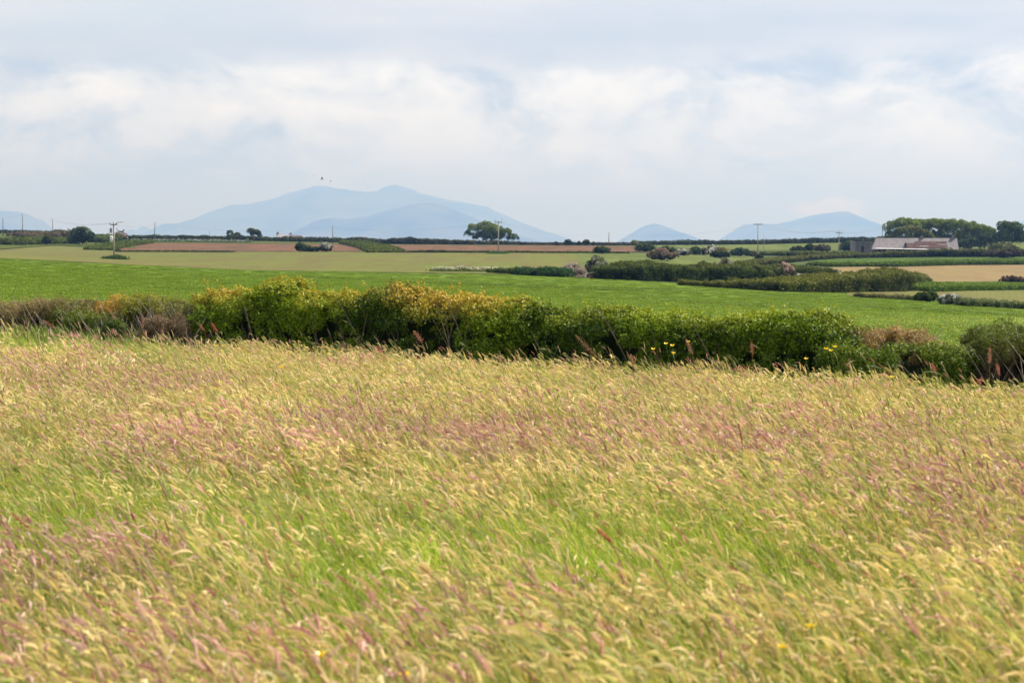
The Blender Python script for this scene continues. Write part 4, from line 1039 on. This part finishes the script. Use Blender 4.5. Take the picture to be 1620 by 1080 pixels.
# ------------------------------------------------------------------ utility poles and wires
def pole(label, px, top, base, kind='plain', d=None, lean=0.0, mat=None, r=.17):
    x, dist, z = at(px, base, d)
    h = zpix(top, dist) - z
    root = thing('utility_pole', label, 'utility pole', (x, dist, z), 'wooden poles carrying wires across the farmland')
    mb = MB(); mb.tube([(0, 0, -.1), (lean * h * .5, 0, h * .5), (lean * h, 0, h)], [r, r * .85, r * .68], 8)
    mb.build('shaft', mat or M_POLE, root, True)
    def arm(zz, L, t=.09, tilt=0):
        a = MB(); a.box(-L / 2, L / 2, -t - r, t - r, zz - t, zz + t); o = a.build('crossarm', M_POLED, root)
        for q in (-.47, 0, .47):
            i = MB(); i.tube([(q * L, -r, zz + t), (q * L, -r, zz + t + .12), (q * L, -r, zz + t + .3)], [.05, .09, .05], 6); i.build('insulator', M_METAL, root)
    if kind == 'arm': arm(h - .25, 2.6)
    if kind == 'small': arm(h - .3, 1.2, .07)
    if kind == 'double':
        arm(h - .9, 2.0); arm(h - 2.6, 2.9)
    if kind == 'fork':
        arm(h - .5, 1.7, .08)
        for q in (-1, 1):
            i = MB(); i.tube([(q * .8, -.17, h - .45), (q * .95, -.17, h + .35)], [.05, .04], 5); i.build('horn', M_METAL, root)
    if kind == 'transformer':
        arm(h - .6, 1.2, .08)
        a = MB(); a.tube([(0, 0, h - .7), (.9, -.1, h - .15), (1.7, -.1, h - .2)], [.06, .05, .05], 5); a.build('bracket', M_METAL, root)
        a = MB()
        a.tube([(.5, -.1, h - 1.3), (.9, -.1, h - 1.75), (1.5, -.1, h - 1.75), (1.9, -.1, h - 1.4)], [.09, .17, .17, .09], 7)
        a.tube([(0, -.1, h - 2.0), (.6, -.1, h - 2.2), (1.1, -.1, h - 2.1)], [.05, .06, .05], 5)
        a.build('switch_gear', M_METAL, root)
        a = MB(); a.box(-.62, -.3, -.25, .1, h - 2.0, h - 1.2); a.build('fuse_box', M_METAL, root)
        a = MB(); a.tube([(-.34, -.28, h * .53 - .55), (-.34, -.28, h * .53 - .5), (-.34, -.28, h * .53 + .45), (-.34, -.28, h * .53 + .55)], [.16, .27, .27, .16], 10); a.build('transformer', M_WHITE, root, True)
    return Vector((x + lean * h, dist, z + h)), root
tips = {}
tips['a'], _ = pole('dark pole nearest the left edge, standing on the bank', 6, 345, 374, mat=M_POLED, lean=.01)
tips['b'], _ = pole('tall pole on the left bank, second from the left edge', 37, 338.5, 373, mat=M_POLED)
tips['c'], _ = pole('slightly bent pole on the left crest left of the round shrub', 85, 345.5, 371, mat=M_POLED, lean=-.03)
tips['t'], _ = pole('pole with transformer, switch gear and white canister in the crop field', 181, 350, 409.5, 'transformer')
tips['e'], _ = pole('thin short far pole just left of the transformer pole', 173.5, 362, 380, d=840, mat=M_POLED, r=.1)
tips['f'], _ = pole('leaning pole on the field edge left of the mountain foot', 245, 352, 383, mat=M_POLED, lean=.04)
tips['g'], _ = pole('short thin pole behind the skyline hedge, left of the two small trees', 332, 365, 381, d=840, mat=M_POLED, r=.1)
tips['h'], _ = pole('dark pole on the skyline right of the far cottage', 527, 357.5, 385.5, mat=M_POLED, lean=-.01)
tips['i'], _ = pole('pale pole with a forked head in front of the lone windswept tree', 788.5, 349, 400.8, 'fork')
tips['j'], _ = pole('thin dark pole alone on the skyline right of the bushes', 963, 368, 388.5, mat=M_POLED)
tips['k'], _ = pole('tall pale pole with one wide crossarm beyond the middle bushes', 1198.5, 354, 400, 'arm')
tips['l'], _ = pole('thinner shorter pole just right of the wide crossarm pole', 1208, 370.5, 395, r=.1)
tips['m'], _ = pole('pale pole with two crossarms left of the farm', 1326.5, 364, 404.5, 'double')
tips['n'], _ = pole('dark pole rising behind the left end of the farm roof', 1395, 355.5, 392, d=700, mat=M_POLED, r=.13)
def wire(label, a, b, sag, off=(0,), zo=-.3):
    ln = (b - a).length; k = 16
    base = a.copy()
    mb = MB()
    for q in off:
        pts = []
        for i in range(k + 1):
            s = i / k; p = a.lerp(b, s); pts.append((p.x - base.x + q, p.y - base.y - .1, p.z - base.z + zo - sag * 4 * s * (1 - s)))
        mb.tube(pts, [.018] * (k + 1), 4)
    o = mb.build('power_line', M_WIRE); o.location = base
    tag(o, label, 'wire', 'overhead wires')
wire('sagging wires between the wide crossarm pole and the double crossarm pole', tips['k'], tips['m'], 1.6, (-1.1, 1.1), -.1)
wire('wires from the double crossarm pole to the pole behind the farm', tips['m'], tips['n'], .9, (-.8, .8), -.8)
xr, yr, zr = at(1760, d=640)
wire('wires passing over the farm roof to the right edge', tips['m'], Vector((xr, yr, zr + 6.2)), 1.8, (0,), -2.4)
wire('wires between the transformer pole and the leaning pole', tips['t'], tips['f'], .9, (0,), -.5)
wire('wires from the bent pole to the transformer pole', tips['c'], tips['t'], 1.0, (-.5, .5), -.4)
wire('wires between the two poles nearest the left edge', tips['a'], tips['b'], .5, (0,), -.2)
wire('wires from the second pole to the bent pole on the left', tips['b'], tips['c'], .5, (0,), -.3)
wire('wire from the pole by the far cottage towards the forked pole', tips['h'], tips['i'], 2.0, (0,), -.2)
wire('wire from the forked pole to the thin skyline pole', tips['i'], tips['j'], 2.2, (0,), -.3)
wire('wire from the thin skyline pole to the wide crossarm pole', tips['j'], tips['k'], 2.2, (0,), -.2)
wire('wire from the leaning pole to the dark pole right of the cottage', tips['f'], tips['h'], 2.4, (0,), -.2)

# ------------------------------------------------------------------ buildings
def pt(px, d): return (px - 810) / F * d
def gable(root, name_w, x0, x1, y0, y1, z0, ze, zr_, mw, mr, over=.25, hip=(0, 0)):
    ym = (y0 + y1) / 2
    mb = MB()
    mb.add([(x0, y0, z0), (x1, y0, z0), (x1, y1, z0), (x0, y1, z0), (x0, y0, ze), (x1, y0, ze), (x1, y1, ze), (x0, y1, ze), (x0 + hip[0], ym, zr_ - .08), (x1 - hip[1], ym, zr_ - .08)],
           [(0, 1, 5, 4), (1, 2, 6, 9, 5), (2, 3, 7, 6), (3, 0, 4, 8, 7), (4, 5, 9, 8), (6, 7, 8, 9)])
    w = mb.build(name_w, mw, root)
    mb = MB()
    a0, a1 = x0 - over, x1 + over
    t_ = .12
    sl_ = (zr_ - ze) / (ym - y0); yo = y0 - over; zo = ze - over * sl_; yo2 = y1 + over
    V = [(a0, yo, zo), (a1, yo, zo), (a1 - hip[1], ym, zr_), (a0 + hip[0], ym, zr_), (a0, yo2, zo), (a1, yo2, zo)]
    V2 = [(p[0], p[1], p[2] + t_) for p in V]
    mb.add(V + V2, [(6, 7, 8, 9), (8, 11, 10, 9), (0, 1, 7, 6), (5, 4, 10, 11), (1, 2, 8, 7), (2, 5, 11, 8), (0, 3, 9, 6), (3, 4, 10, 9), (0, 3, 2, 1), (3, 4, 5, 2)])
    r_ = mb.build('roof', mr, root)
    return w, r_
def chimney(root, x, y, z0, z1, w, mat):
    mb = MB(); mb.box(x - w / 2, x + w / 2, y - w * .4, y + w * .4, z0, z1); mb.box(x - w * .6, x + w * .6, y - w * .5, y + w * .5, z1 + .002, z1 + .12)
    c = mb.build('chimney', mat, root)
    mb = MB(); mb.tube([(x, y, z1 + .12), (x, y, z1 + .55)], [.14, .11], 8); mb.build('chimney_pot', M_LICHEN, c)
D = 612.0
zb = gz(pt(1440, D), D)
def z_(row, d=D): return zpix(row, d) - zb
farm = thing('farmhouse', 'long low old farm building with a pinkish grey roof, partly rusty brown', 'farm building', (pt(1440, D), D, zb))
X0 = pt(1440, D)
def fx(p): return pt(p, D) - X0
gable(farm, 'wall', fx(1379), fx(1515), 0, 6.4, -.3, z_(394), z_(377.2), M_STONE, M_SLATE, hip=(2.0, 0))
chimney(farm, fx(1461), 3.2, z_(378.5), z_(373.5), .8, M_STONE)
chimney(farm, fx(1511), 3.2, z_(378.5), z_(372), .95, M_STONE)
# rusty slates on the right half: real patch of old slates lying on the roof, laid in courses
slope = (z_(377.2) - z_(394)) / 3.2
def on_roof(row_frac): return row_frac * 3.2, z_(394) + row_frac * 3.2 * slope + .15
xs0, xs1 = fx(1433), fx(1499)
k = 0
proto = None
for j in range(4):
    f0, f1 = .02 + j * .16, .02 + (j + 1) * .16 - .012
    nseg = 9
    for i in range(nseg):
        a0 = xs0 + (xs1 - xs0) * i / nseg + .06; a1 = xs0 + (xs1 - xs0) * (i + 1) / nseg - .02
        if (i * 7 + j * 5) % 11 in (0, 4) and j >= 1: continue
        ya, za = on_roof(f0); yb, zb_ = on_roof(f1)
        lift = .02 + .02 * ((i + j) % 3)
        mb = MB()
        mb.add([(a0, ya, za + .02), (a1, ya, za + .02), (a1, yb, zb_ + .02), (a0, yb, zb_ + .02), (a0, ya, za + .09 + lift), (a1, ya, za + .09 + lift), (a1, yb, zb_ + .07 + lift), (a0, yb, zb_ + .07 + lift)],
               [(0, 3, 2, 1), (4, 5, 6, 7), (0, 1, 5, 4), (2, 3, 7, 6), (1, 2, 6, 5), (3, 0, 4, 7)])
        mb.build('roof_sheet', M_LICHEN, farm)
mb = MB(); mb.box(fx(1432.2), fx(1433), -.4, 2.0, z_(394) - .1, z_(384.5)); mb.build('verge_board', M_DARK, farm)
# windows and door in the front wall, mostly behind the hedge
for q in (1478, 1492, 1506):
    mb = MB(); mb.box(fx(q) - .45, fx(q) + .45, -.05, .05, z_(394) - 1.5, z_(394) - .5); w_ = mb.build('window', M_DARK, farm)
    mb = MB(); mb.box(fx(q) - .5, fx(q) + .5, -.09, -.052, z_(394) - 1.6, z_(394) - 1.52); mb.build('sill', M_WHITE, w_)
lt = thing('lean_to', 'open fronted lean-to with a thin pale sheet roof before the farm', 'lean-to', (X0, D - 3.6, zb))
mb = MB()
x0, x1 = fx(1382), fx(1463)
mb.add([(x0, -.6, z_(393.6)), (x1, -.6, z_(395)), (x1, 3.2, z_(394.2)), (x0, 3.2, z_(392.8)), (x0, -.6, z_(393.0)), (x1, -.6, z_(394.4)), (x1, 3.2, z_(393.7)), (x0, 3.2, z_(392.3))],
       [(0, 3, 2, 1), (4, 5, 6, 7), (0, 1, 5, 4), (2, 3, 7, 6), (1, 2, 6, 5), (3, 0, 4, 7)])
mb.build('sheet_roof', M_SHEET, lt)
mb = MB(); mb.box(fx(1384), fx(1460), 2.6, 2.9, -.3, z_(394.2)); mb.build('back_wall', M_DARK, lt)
for q in (1384, 1391, 1400, 1412, 1430, 1446, 1460):
    mb = MB(); mb.box(fx(q) - .12, fx(q) + .12, -.3, -.1, -.3, z_(394.9)); mb.build('post', M_POLE if q in (1400, 1412) else M_POLED, lt)
mb = MB(); mb.box(fx(1397), fx(1402), -.1, .6, -.3, z_(396.5)); mb.box(fx(1399), fx(1401.5), -.1, .5, z_(396.5) + .002, z_(394.8)); mb.build('stone_pier', M_STONE, lt)
sh = thing('ruined_shed', 'roofless dark stone shed left of the farm building', 'shed', (pt(1363, 606), 606, gz(pt(1363, 606), 606)))
zs = gz(pt(1363, 606), 606)
sx_ = lambda p: pt(p, 606) - pt(1363, 606)
sz_ = lambda r_: zpix(r_, 606) - zs
mb = MB(); mb.box(sx_(1352.5), sx_(1378), 0, .5, -.3, sz_(383)); mb.build('wall', M_DSTONE, sh)
mb = MB(); mb.box(sx_(1352.5), sx_(1378), 4.2, 4.7, -.3, sz_(381.6)); mb.build('wall', M_DSTONE, sh)
mb = MB(); mb.box(sx_(1348.5), sx_(1352.3), -.4, 4.9, -.3, sz_(381.2)); mb.build('gable_wall', M_SLATE2, sh)
mb = MB(); mb.box(sx_(1349), sx_(1378.5), -.12, .62, sz_(383) + .003, sz_(382.2)); mb.build('coping', M_STONE, sh)
mb = MB(); mb.box(sx_(1362), sx_(1366), -.03, .05, -.2, sz_(389)); mb.build('doorway', M_DARK, sh)
gw = thing('garden_wall', 'low crumbling stone wall right of the farm building', 'wall', (pt(1530, 612), 612, gz(pt(1530, 612), 612)))
zg = gz(pt(1530, 612), 612)
mb = MB()
for i in range(9):
    a = pt(1516.5, 612) - pt(1530, 612) + i * .68
    mb.box(a, a + .66, 0, .5, -.3, zpix(393 + .7 * random.random(), 612) - zg)
mb.build('stonework', M_STONE, gw)
# far cottage
D2 = 880.0; zc = gz(pt(455, D2), D2) 
X2 = pt(448, D2)
cf = lambda p: pt(p, D2) - X2
cz = lambda r_: zpix(r_, D2) - zc
ct_ = thing('cottage', 'far cottage with slate roof and a chimney at each gable, behind the skyline hedge', 'cottage', (X2, D2, zc))
gable(ct_, 'wall', cf(437), cf(460), 0, 6, -.5, cz(376.5), cz(370.8), M_STONE, M_SLATE2, over=.15)
chimney(ct_, cf(438.7), 3, cz(371.6), cz(368.2), .9, M_STONE)
chimney(ct_, cf(459.3), 3, cz(371.6), cz(369.2), .9, M_STONE)
for q in (443, 449, 455):
    mb = MB(); mb.box(cf(q) - .45, cf(q) + .45, -.06, .04, cz(376.5) - 1.6, cz(376.5) - .5); mb.build('window', M_DARK, ct_)
sd_ = thing('barn', 'long low brown barn joined to the right of the far cottage', 'barn', (pt(470, D2 + 1), D2 + 1, zc))
gable(sd_, 'wall', pt(460.8, D2) - pt(470, D2), pt(479, D2) - pt(470, D2), 0, 5, -.5, cz(376), cz(372.8), M_STONE, M_LICHEN, over=.1, hip=(0, 1.2))

# ------------------------------------------------------------------ flowers and weeds in the meadow
M_YEL = None
def dmeadow(row, hgt): return (EYE - hgt) / ((row - HOR) / F)
def buttercup(label, px, row, d=None, hgt=.72, size=.022, op=1.0):
    if d is None: d = dmeadow(row, hgt)
    x = pt(px, d); z = gz(x, d); h = zpix(row, d) - z
    root = thing('buttercup', label, 'buttercup', (x, d, z), 'yellow flowers in the meadow')
    mb = MB(); b0 = path((.10 * h, 0, -.02), h + .02, math.pi, .05, .06, 5, 0)
    off = np.array([0 - b0[-1][0], 0 - b0[-1][1], 0]); b0 = [p + off * (i / 5) for i, p in enumerate(b0)]
    mb.tube([tuple(p) for p in b0], [.0022] * 6, 4, (.16, .24, .05)); mb.build('stem', M_LEAF, root)
    tp = b0[-1]
    for k in range(5):
        a = 2 * math.pi * k / 5 + px
        mb = MB(); ca, sa = math.cos(a), math.sin(a); s = size
        def q(u, v, w): return tuple(tp + np.array([u * ca - v * sa, u * sa + v * ca, w]) * s)
        mb.add([q(0, 0, 0), q(.55, -.5, .25), q(1.0, -.42, .75), q(1.12, 0, .9), q(1.0, .42, .75), q(.55, .5, .25)], [(0, 1, 2, 3), (0, 3, 4, 5)], (.86, .62, .02))
        mb.build('petal', M_PETAL, root)
    mb = MB(); core_mesh(mb, tuple(tp + np.array([0, 0, size * .3])), size * .3, size * .3, size * .3, (.55, .45, .03)); mb.build('flower_centre', M_LEAF, root)
    return root
BC = [(341, 548, 'left bloom of the yellow pair at the left hedge foot', .7), (353, 547.5, 'right bloom of the yellow pair at the left hedge foot', .7),
      (328, 566, 'lone yellow flower just below the pair at the left hedge foot', .66), (445, 581, 'lone yellow flower in straw grass below the tall hedge', .66),
      (1034, 552.5, 'leftmost of the five yellow blooms against the right hedge', .75), (1054, 544, 'small upper yellow bloom of the cluster against the right hedge', .75),
      (1064, 547, 'large yellow bloom in the middle of the cluster against the right hedge', .75), (1066, 559, 'lowest yellow bloom of the cluster against the right hedge', .72),
      (1089, 541, 'yellow bloom beside a rusty dock, right of the five flower cluster', .75), (1276, 568, 'single low yellow bloom left of the trio', .70),
      (1308, 552, 'left bloom of the yellow trio by the right hedge', .75), (1315, 555, 'lower middle bloom of the yellow trio by the right hedge', .75),
      (1322, 549, 'upper right bloom of the yellow trio by the right hedge', .75), (1413, 597, 'dim yellow bloom in the grass below the brown gorse', .66),
      (1349, 958, 'yellow flower high among stems at the lower right', .66), (1287, 995, 'yellow flower left of and below the lower right one', .64),
      (1243, 1028, 'yellow flower half sunk in grass near the bottom right', .62), (638, 1073, 'bright yellow flower at the bottom edge left of centre', .64),
      (505, 1041, 'small yellow flower near the bottom edge, left', .62), (18, 533, 'yellow flower at the left edge above the grass', .66)]
for (a, b, lb, hg) in BC:
    d_ = dmeadow(b, hg)
    lim = hd(a) - 1.6
    buttercup('yellow buttercup, ' + lb, a, b, d=min(d_, lim) if b < 600 else d_, hgt=hg, size=(.030 if b < 600 else .021))
RUST = [(.42, .13, .07), (.36, .12, .08), (.46, .18, .10)]
def dock(label, px, row, L=.16, r=.016, c=(.42, .14, .08), tilt=-.5, hgt=.78, name='sorrel', d=None):
    d_ = dmeadow(row, hgt) if d is None else d
    if row < 600: d_ = min(d_, hd(px) - 2.6)
    x = pt(px, d_); z = gz(x, d_); h = max(.4, zpix(row, d_) - z)
    root = thing(name, label, 'sorrel plant', (x, d_, z), 'rusty sorrel spikes in the meadow')
    mb = MB(); top = Vector((tilt * L * .5, 0, h))
    st = Vector((-tilt * .35, 0, -.02)); e = Vector((-tilt * L * .6, 0, h - L))
    mb.tube([st, st.lerp(e, .5) + Vector((.0, 0, .0)), e, top], [.004, .0035, .003, .0015], 5, (.22, .16, .06)); mb.build('stem', M_LEAF, root)
    n_ = 420
    s = rng.random(n_); ax = np.array(e)[None] * (1 - s)[:, None] + np.array(top)[None] * s[:, None]
    rad = r * (np.sin(np.pi * np.clip(s * .9 + .1, 0, 1)) ** .6)
    dr = rdir(n_); C_ = ax + dr * rad[:, None] * rng.uniform(.3, 1.5, (n_, 1)) * (.7 + .5 * np.sin(s * 31)[:, None] ** 2)
    cc = np.array(c)[None] * rng.uniform(.55, 1.4, n_)[:, None] + rng.uniform(0, .07, n_)[:, None]
    me = leaf_mesh('seed_spike', C_, rdir(n_), .009, .006, cc)
    o = link('seed_spike', me, M_LEAF, root); o['kind'] = 'stuff'
    for sgn in (-1, 1):
        lf = MB(); q0 = st.lerp(e, .35 + .1 * sgn)
        lf.add([tuple(q0), tuple(q0 + Vector((sgn * .03, .01, .03))), tuple(q0 + Vector((sgn * .09, 0, .05))), tuple(q0 + Vector((sgn * .04, -.01, .0)))], [(0, 1, 2, 3)], (.14, .20, .04)); lf.build('leaf', M_LEAF, root)
DOCKS = [(175, 484, .20, .020, (.44, .20, .12), -.7, .95, 'tall blurred rusty spike leaning left against the gorse'),
         (226, 500, .16, .014, (.40, .16, .10), .1, .85, 'upright narrow rusty spike right of the leaning one'),
         (180, 520, .10, .014, (.46, .18, .10), -.8, .75, 'short rusty spike low beneath the tall leaning one'),
         (75, 506, .12, .016, (.44, .17, .10), -1.2, .8, 'red brown spike lying sideways near the left edge'),
         (318, 512, .10, .014, (.40, .13, .08), -.7, .85, 'brown spike left of the dark red one'),
         (338, 510, .13, .018, (.42, .10, .06), -.6, .85, 'dark red spike at the foot of the tall hedge end'),
         (660, 523, .14, .026, (.44, .18, .10), -.7, .95, 'bushy rusty plume in front of the middle of the tall hedge'),
         (601, 548, .10, .017, (.46, .13, .10), -.5, .7, 'short red spike just left of the bushy rusty plume'),
         (925, 530, .26, .026, (.42, .20, .12), -.9, .95, 'longest rusty plume leaning left at the hedge step'),
         (1000, 560, .16, .017, (.44, .20, .13), -.2, .8, 'pinkish brown plume at the foot of the low green hedge'),
         (1090, 536, .18, .018, (.40, .20, .12), -.4, .85, 'brown spike right of the yellow flower cluster'),
         (1190, 541, .14, .016, (.38, .12, .07), -.1, .85, 'thin dark red upright spike between flower clusters'),
         (1178, 580, .12, .020, (.46, .18, .12), -.5, .7, 'rusty tuft in the grass beneath the upright spike'),
         (1478, 575, .10, .018, (.46, .15, .10), -.3, .7, 'small red spike under the brown gorse mound'),
         (1567, 550, .17, .017, (.42, .18, .12), 0, .9, 'upright rusty spike in front of the far right shrub'),
         (1580, 574, .13, .015, (.42, .15, .10), -.2, .8, 'second lower rusty spike by the far right shrub'),
         (1550, 600, .06, .016, (.50, .16, .10), -.6, .7, 'tiny orange red tuft below the far right shrub'),
         (955, 838, .075, .013, (.50, .17, .08), -1.0, .70, 'vivid orange curled spike in the middle of the meadow'),
         (30, 813, .12, .010, (.46, .16, .10), -1.1, .72, 'rusty spike at the left edge of the meadow'),
         (445, 712, .20, .013, (.50, .22, .14), -.7, .75, 'rusty spike leaning left of the meadow centre'),
         (350, 840, .15, .010, (.50, .24, .14), -.5, .70, 'long orange brown spike in the left meadow'),
         (985, 890, .17, .011, (.48, .22, .18), -.2, .75, 'pinkish upright spike right of the vivid orange one'),
         (1172, 670, .14, .012, (.46, .20, .14), -.2, .78, 'rusty spike in the pink grass band'),
         (790, 560, .10, .012, (.42, .22, .15), -.5, .75, 'slim brownish spike below the hedge step')]
for (a, b, L, r, c, ti, hg, lb) in DOCKS:
    dock(lb, a, b, L * (1.15 if b < 600 else 1), r * (1.5 if b < 600 else 1.1), c, ti, hg)

# tall single grasses that stand above the rest against the hedge
def tall_grass(label, px, row, L, c, tilt, hgt=.95, r=.008):
    d_ = min(dmeadow(row, hgt), hd(px) - 1.7) if row < 640 else dmeadow(row, hgt)
    x = pt(px, d_); z = gz(x, d_); h = zpix(row, d_) - z
    root = thing('tall_grass_stalk', label, 'grass stalk', (x, d_, z), 'single tall grasses in the meadow')
    mb = MB(); pts = path((0, 0, -.02), h, math.pi if tilt < 0 else 0, abs(tilt) * .5, abs(tilt) * .5, 5, 0)
    o0 = np.array([pts[-1][0], 0, 0]); pts = [p - o0 for p in pts]
    mb.tube([tuple(p) for p in pts], [.003, .003, .0025, .0025, .002, .0015], 4, (.22, .26, .09)); mb.build('stem', M_LEAF, root)
    mb = MB()
    head(mb, pts[-1], unit(pts[-1] - pts[-2]), L, r, .16, c, math.pi if tilt < 0 else 0, True); mb.build('seed_head', M_LEAF, root)
TG = [(1490, 583, .22, (.32, .38, .18), -.9, 'long pale green nodding grass head below the far right shrub'),
      (1395, 575, .20, (.30, .36, .18), -.8, 'pale green nodding grass head under the brown gorse'),
      (865, 545, .12, (.45, .42, .24), -1.0, 'bent straw grass head just right of the tall hedge end'),
      (550, 506, .10, (.34, .36, .16), -.5, 'thin green grass stalk crossing the tall hedge'),
      (215, 486, .10, (.40, .42, .22), -.5, 'pale stalk rising before the orange gorse'),
      (590, 545, .10, (.45, .32, .26), -.5, 'brownish stalk left of the red spike, tall hedge foot'),
      (735, 542, .10, (.44, .40, .24), -.4, 'straw stalk at the foot of the middle hedge'),
      (1200, 545, .12, (.42, .40, .24), -.5, 'thin straw stalk right of the dark red upright spike'),
      (1340, 572, .12, (.36, .38, .20), .4, 'green stalk leaning right beside the yellow trio')]
for (a, b, L, c, ti, lb) in TG: tall_grass(lb, a, b, L, c, ti)

# ------------------------------------------------------------------ birds
def bird(label, px, row, d, span, roll, mat=M_BIRD):
    z = zpix(row, d)
    root = thing('bird', label, 'bird', (pt(px, d), d, z), 'birds over the mountain')
    mb = MB(); s = span
    mb.tube([(.28 * s, 0, 0), (.2 * s, 0, .02 * s), (0, 0, .01 * s), (-.22 * s, 0, 0), (-.34 * s, 0, 0)], [.01 * s, .05 * s, .075 * s, .035 * s, .03 * s], 7); mb.build('body', mat, root, True)
    for sg in (-1, 1):
        w = MB(); w.add([(.12 * s, sg * .04 * s, .02 * s), (-.10 * s, sg * .04 * s, .02 * s), (-.08 * s, sg * .3 * s, (.16 + roll * sg) * s), (.14 * s, sg * .27 * s, (.16 + roll * sg) * s), (-.06 * s, sg * .5 * s, (.2 + roll * sg) * s),
                         (.12 * s, sg * .04 * s, .035 * s), (-.10 * s, sg * .04 * s, .03 * s), (-.08 * s, sg * .3 * s, (.17 + roll * sg) * s), (.14 * s, sg * .27 * s, (.18 + roll * sg) * s)],
                        [(0, 1, 2, 3), (3, 2, 4), (5, 8, 7, 6), (8, 4, 7)])
        w.build('wing', mat, root)
bird('faint upper left bird above the left mountain peak', 497, 277.5, 420, .5, .1)
bird('darkest middle bird above the left mountain peak', 510, 284, 260, .7, .25)
bird('faint lower right bird above the left mountain peak', 524, 287.5, 400, .6, -.05)
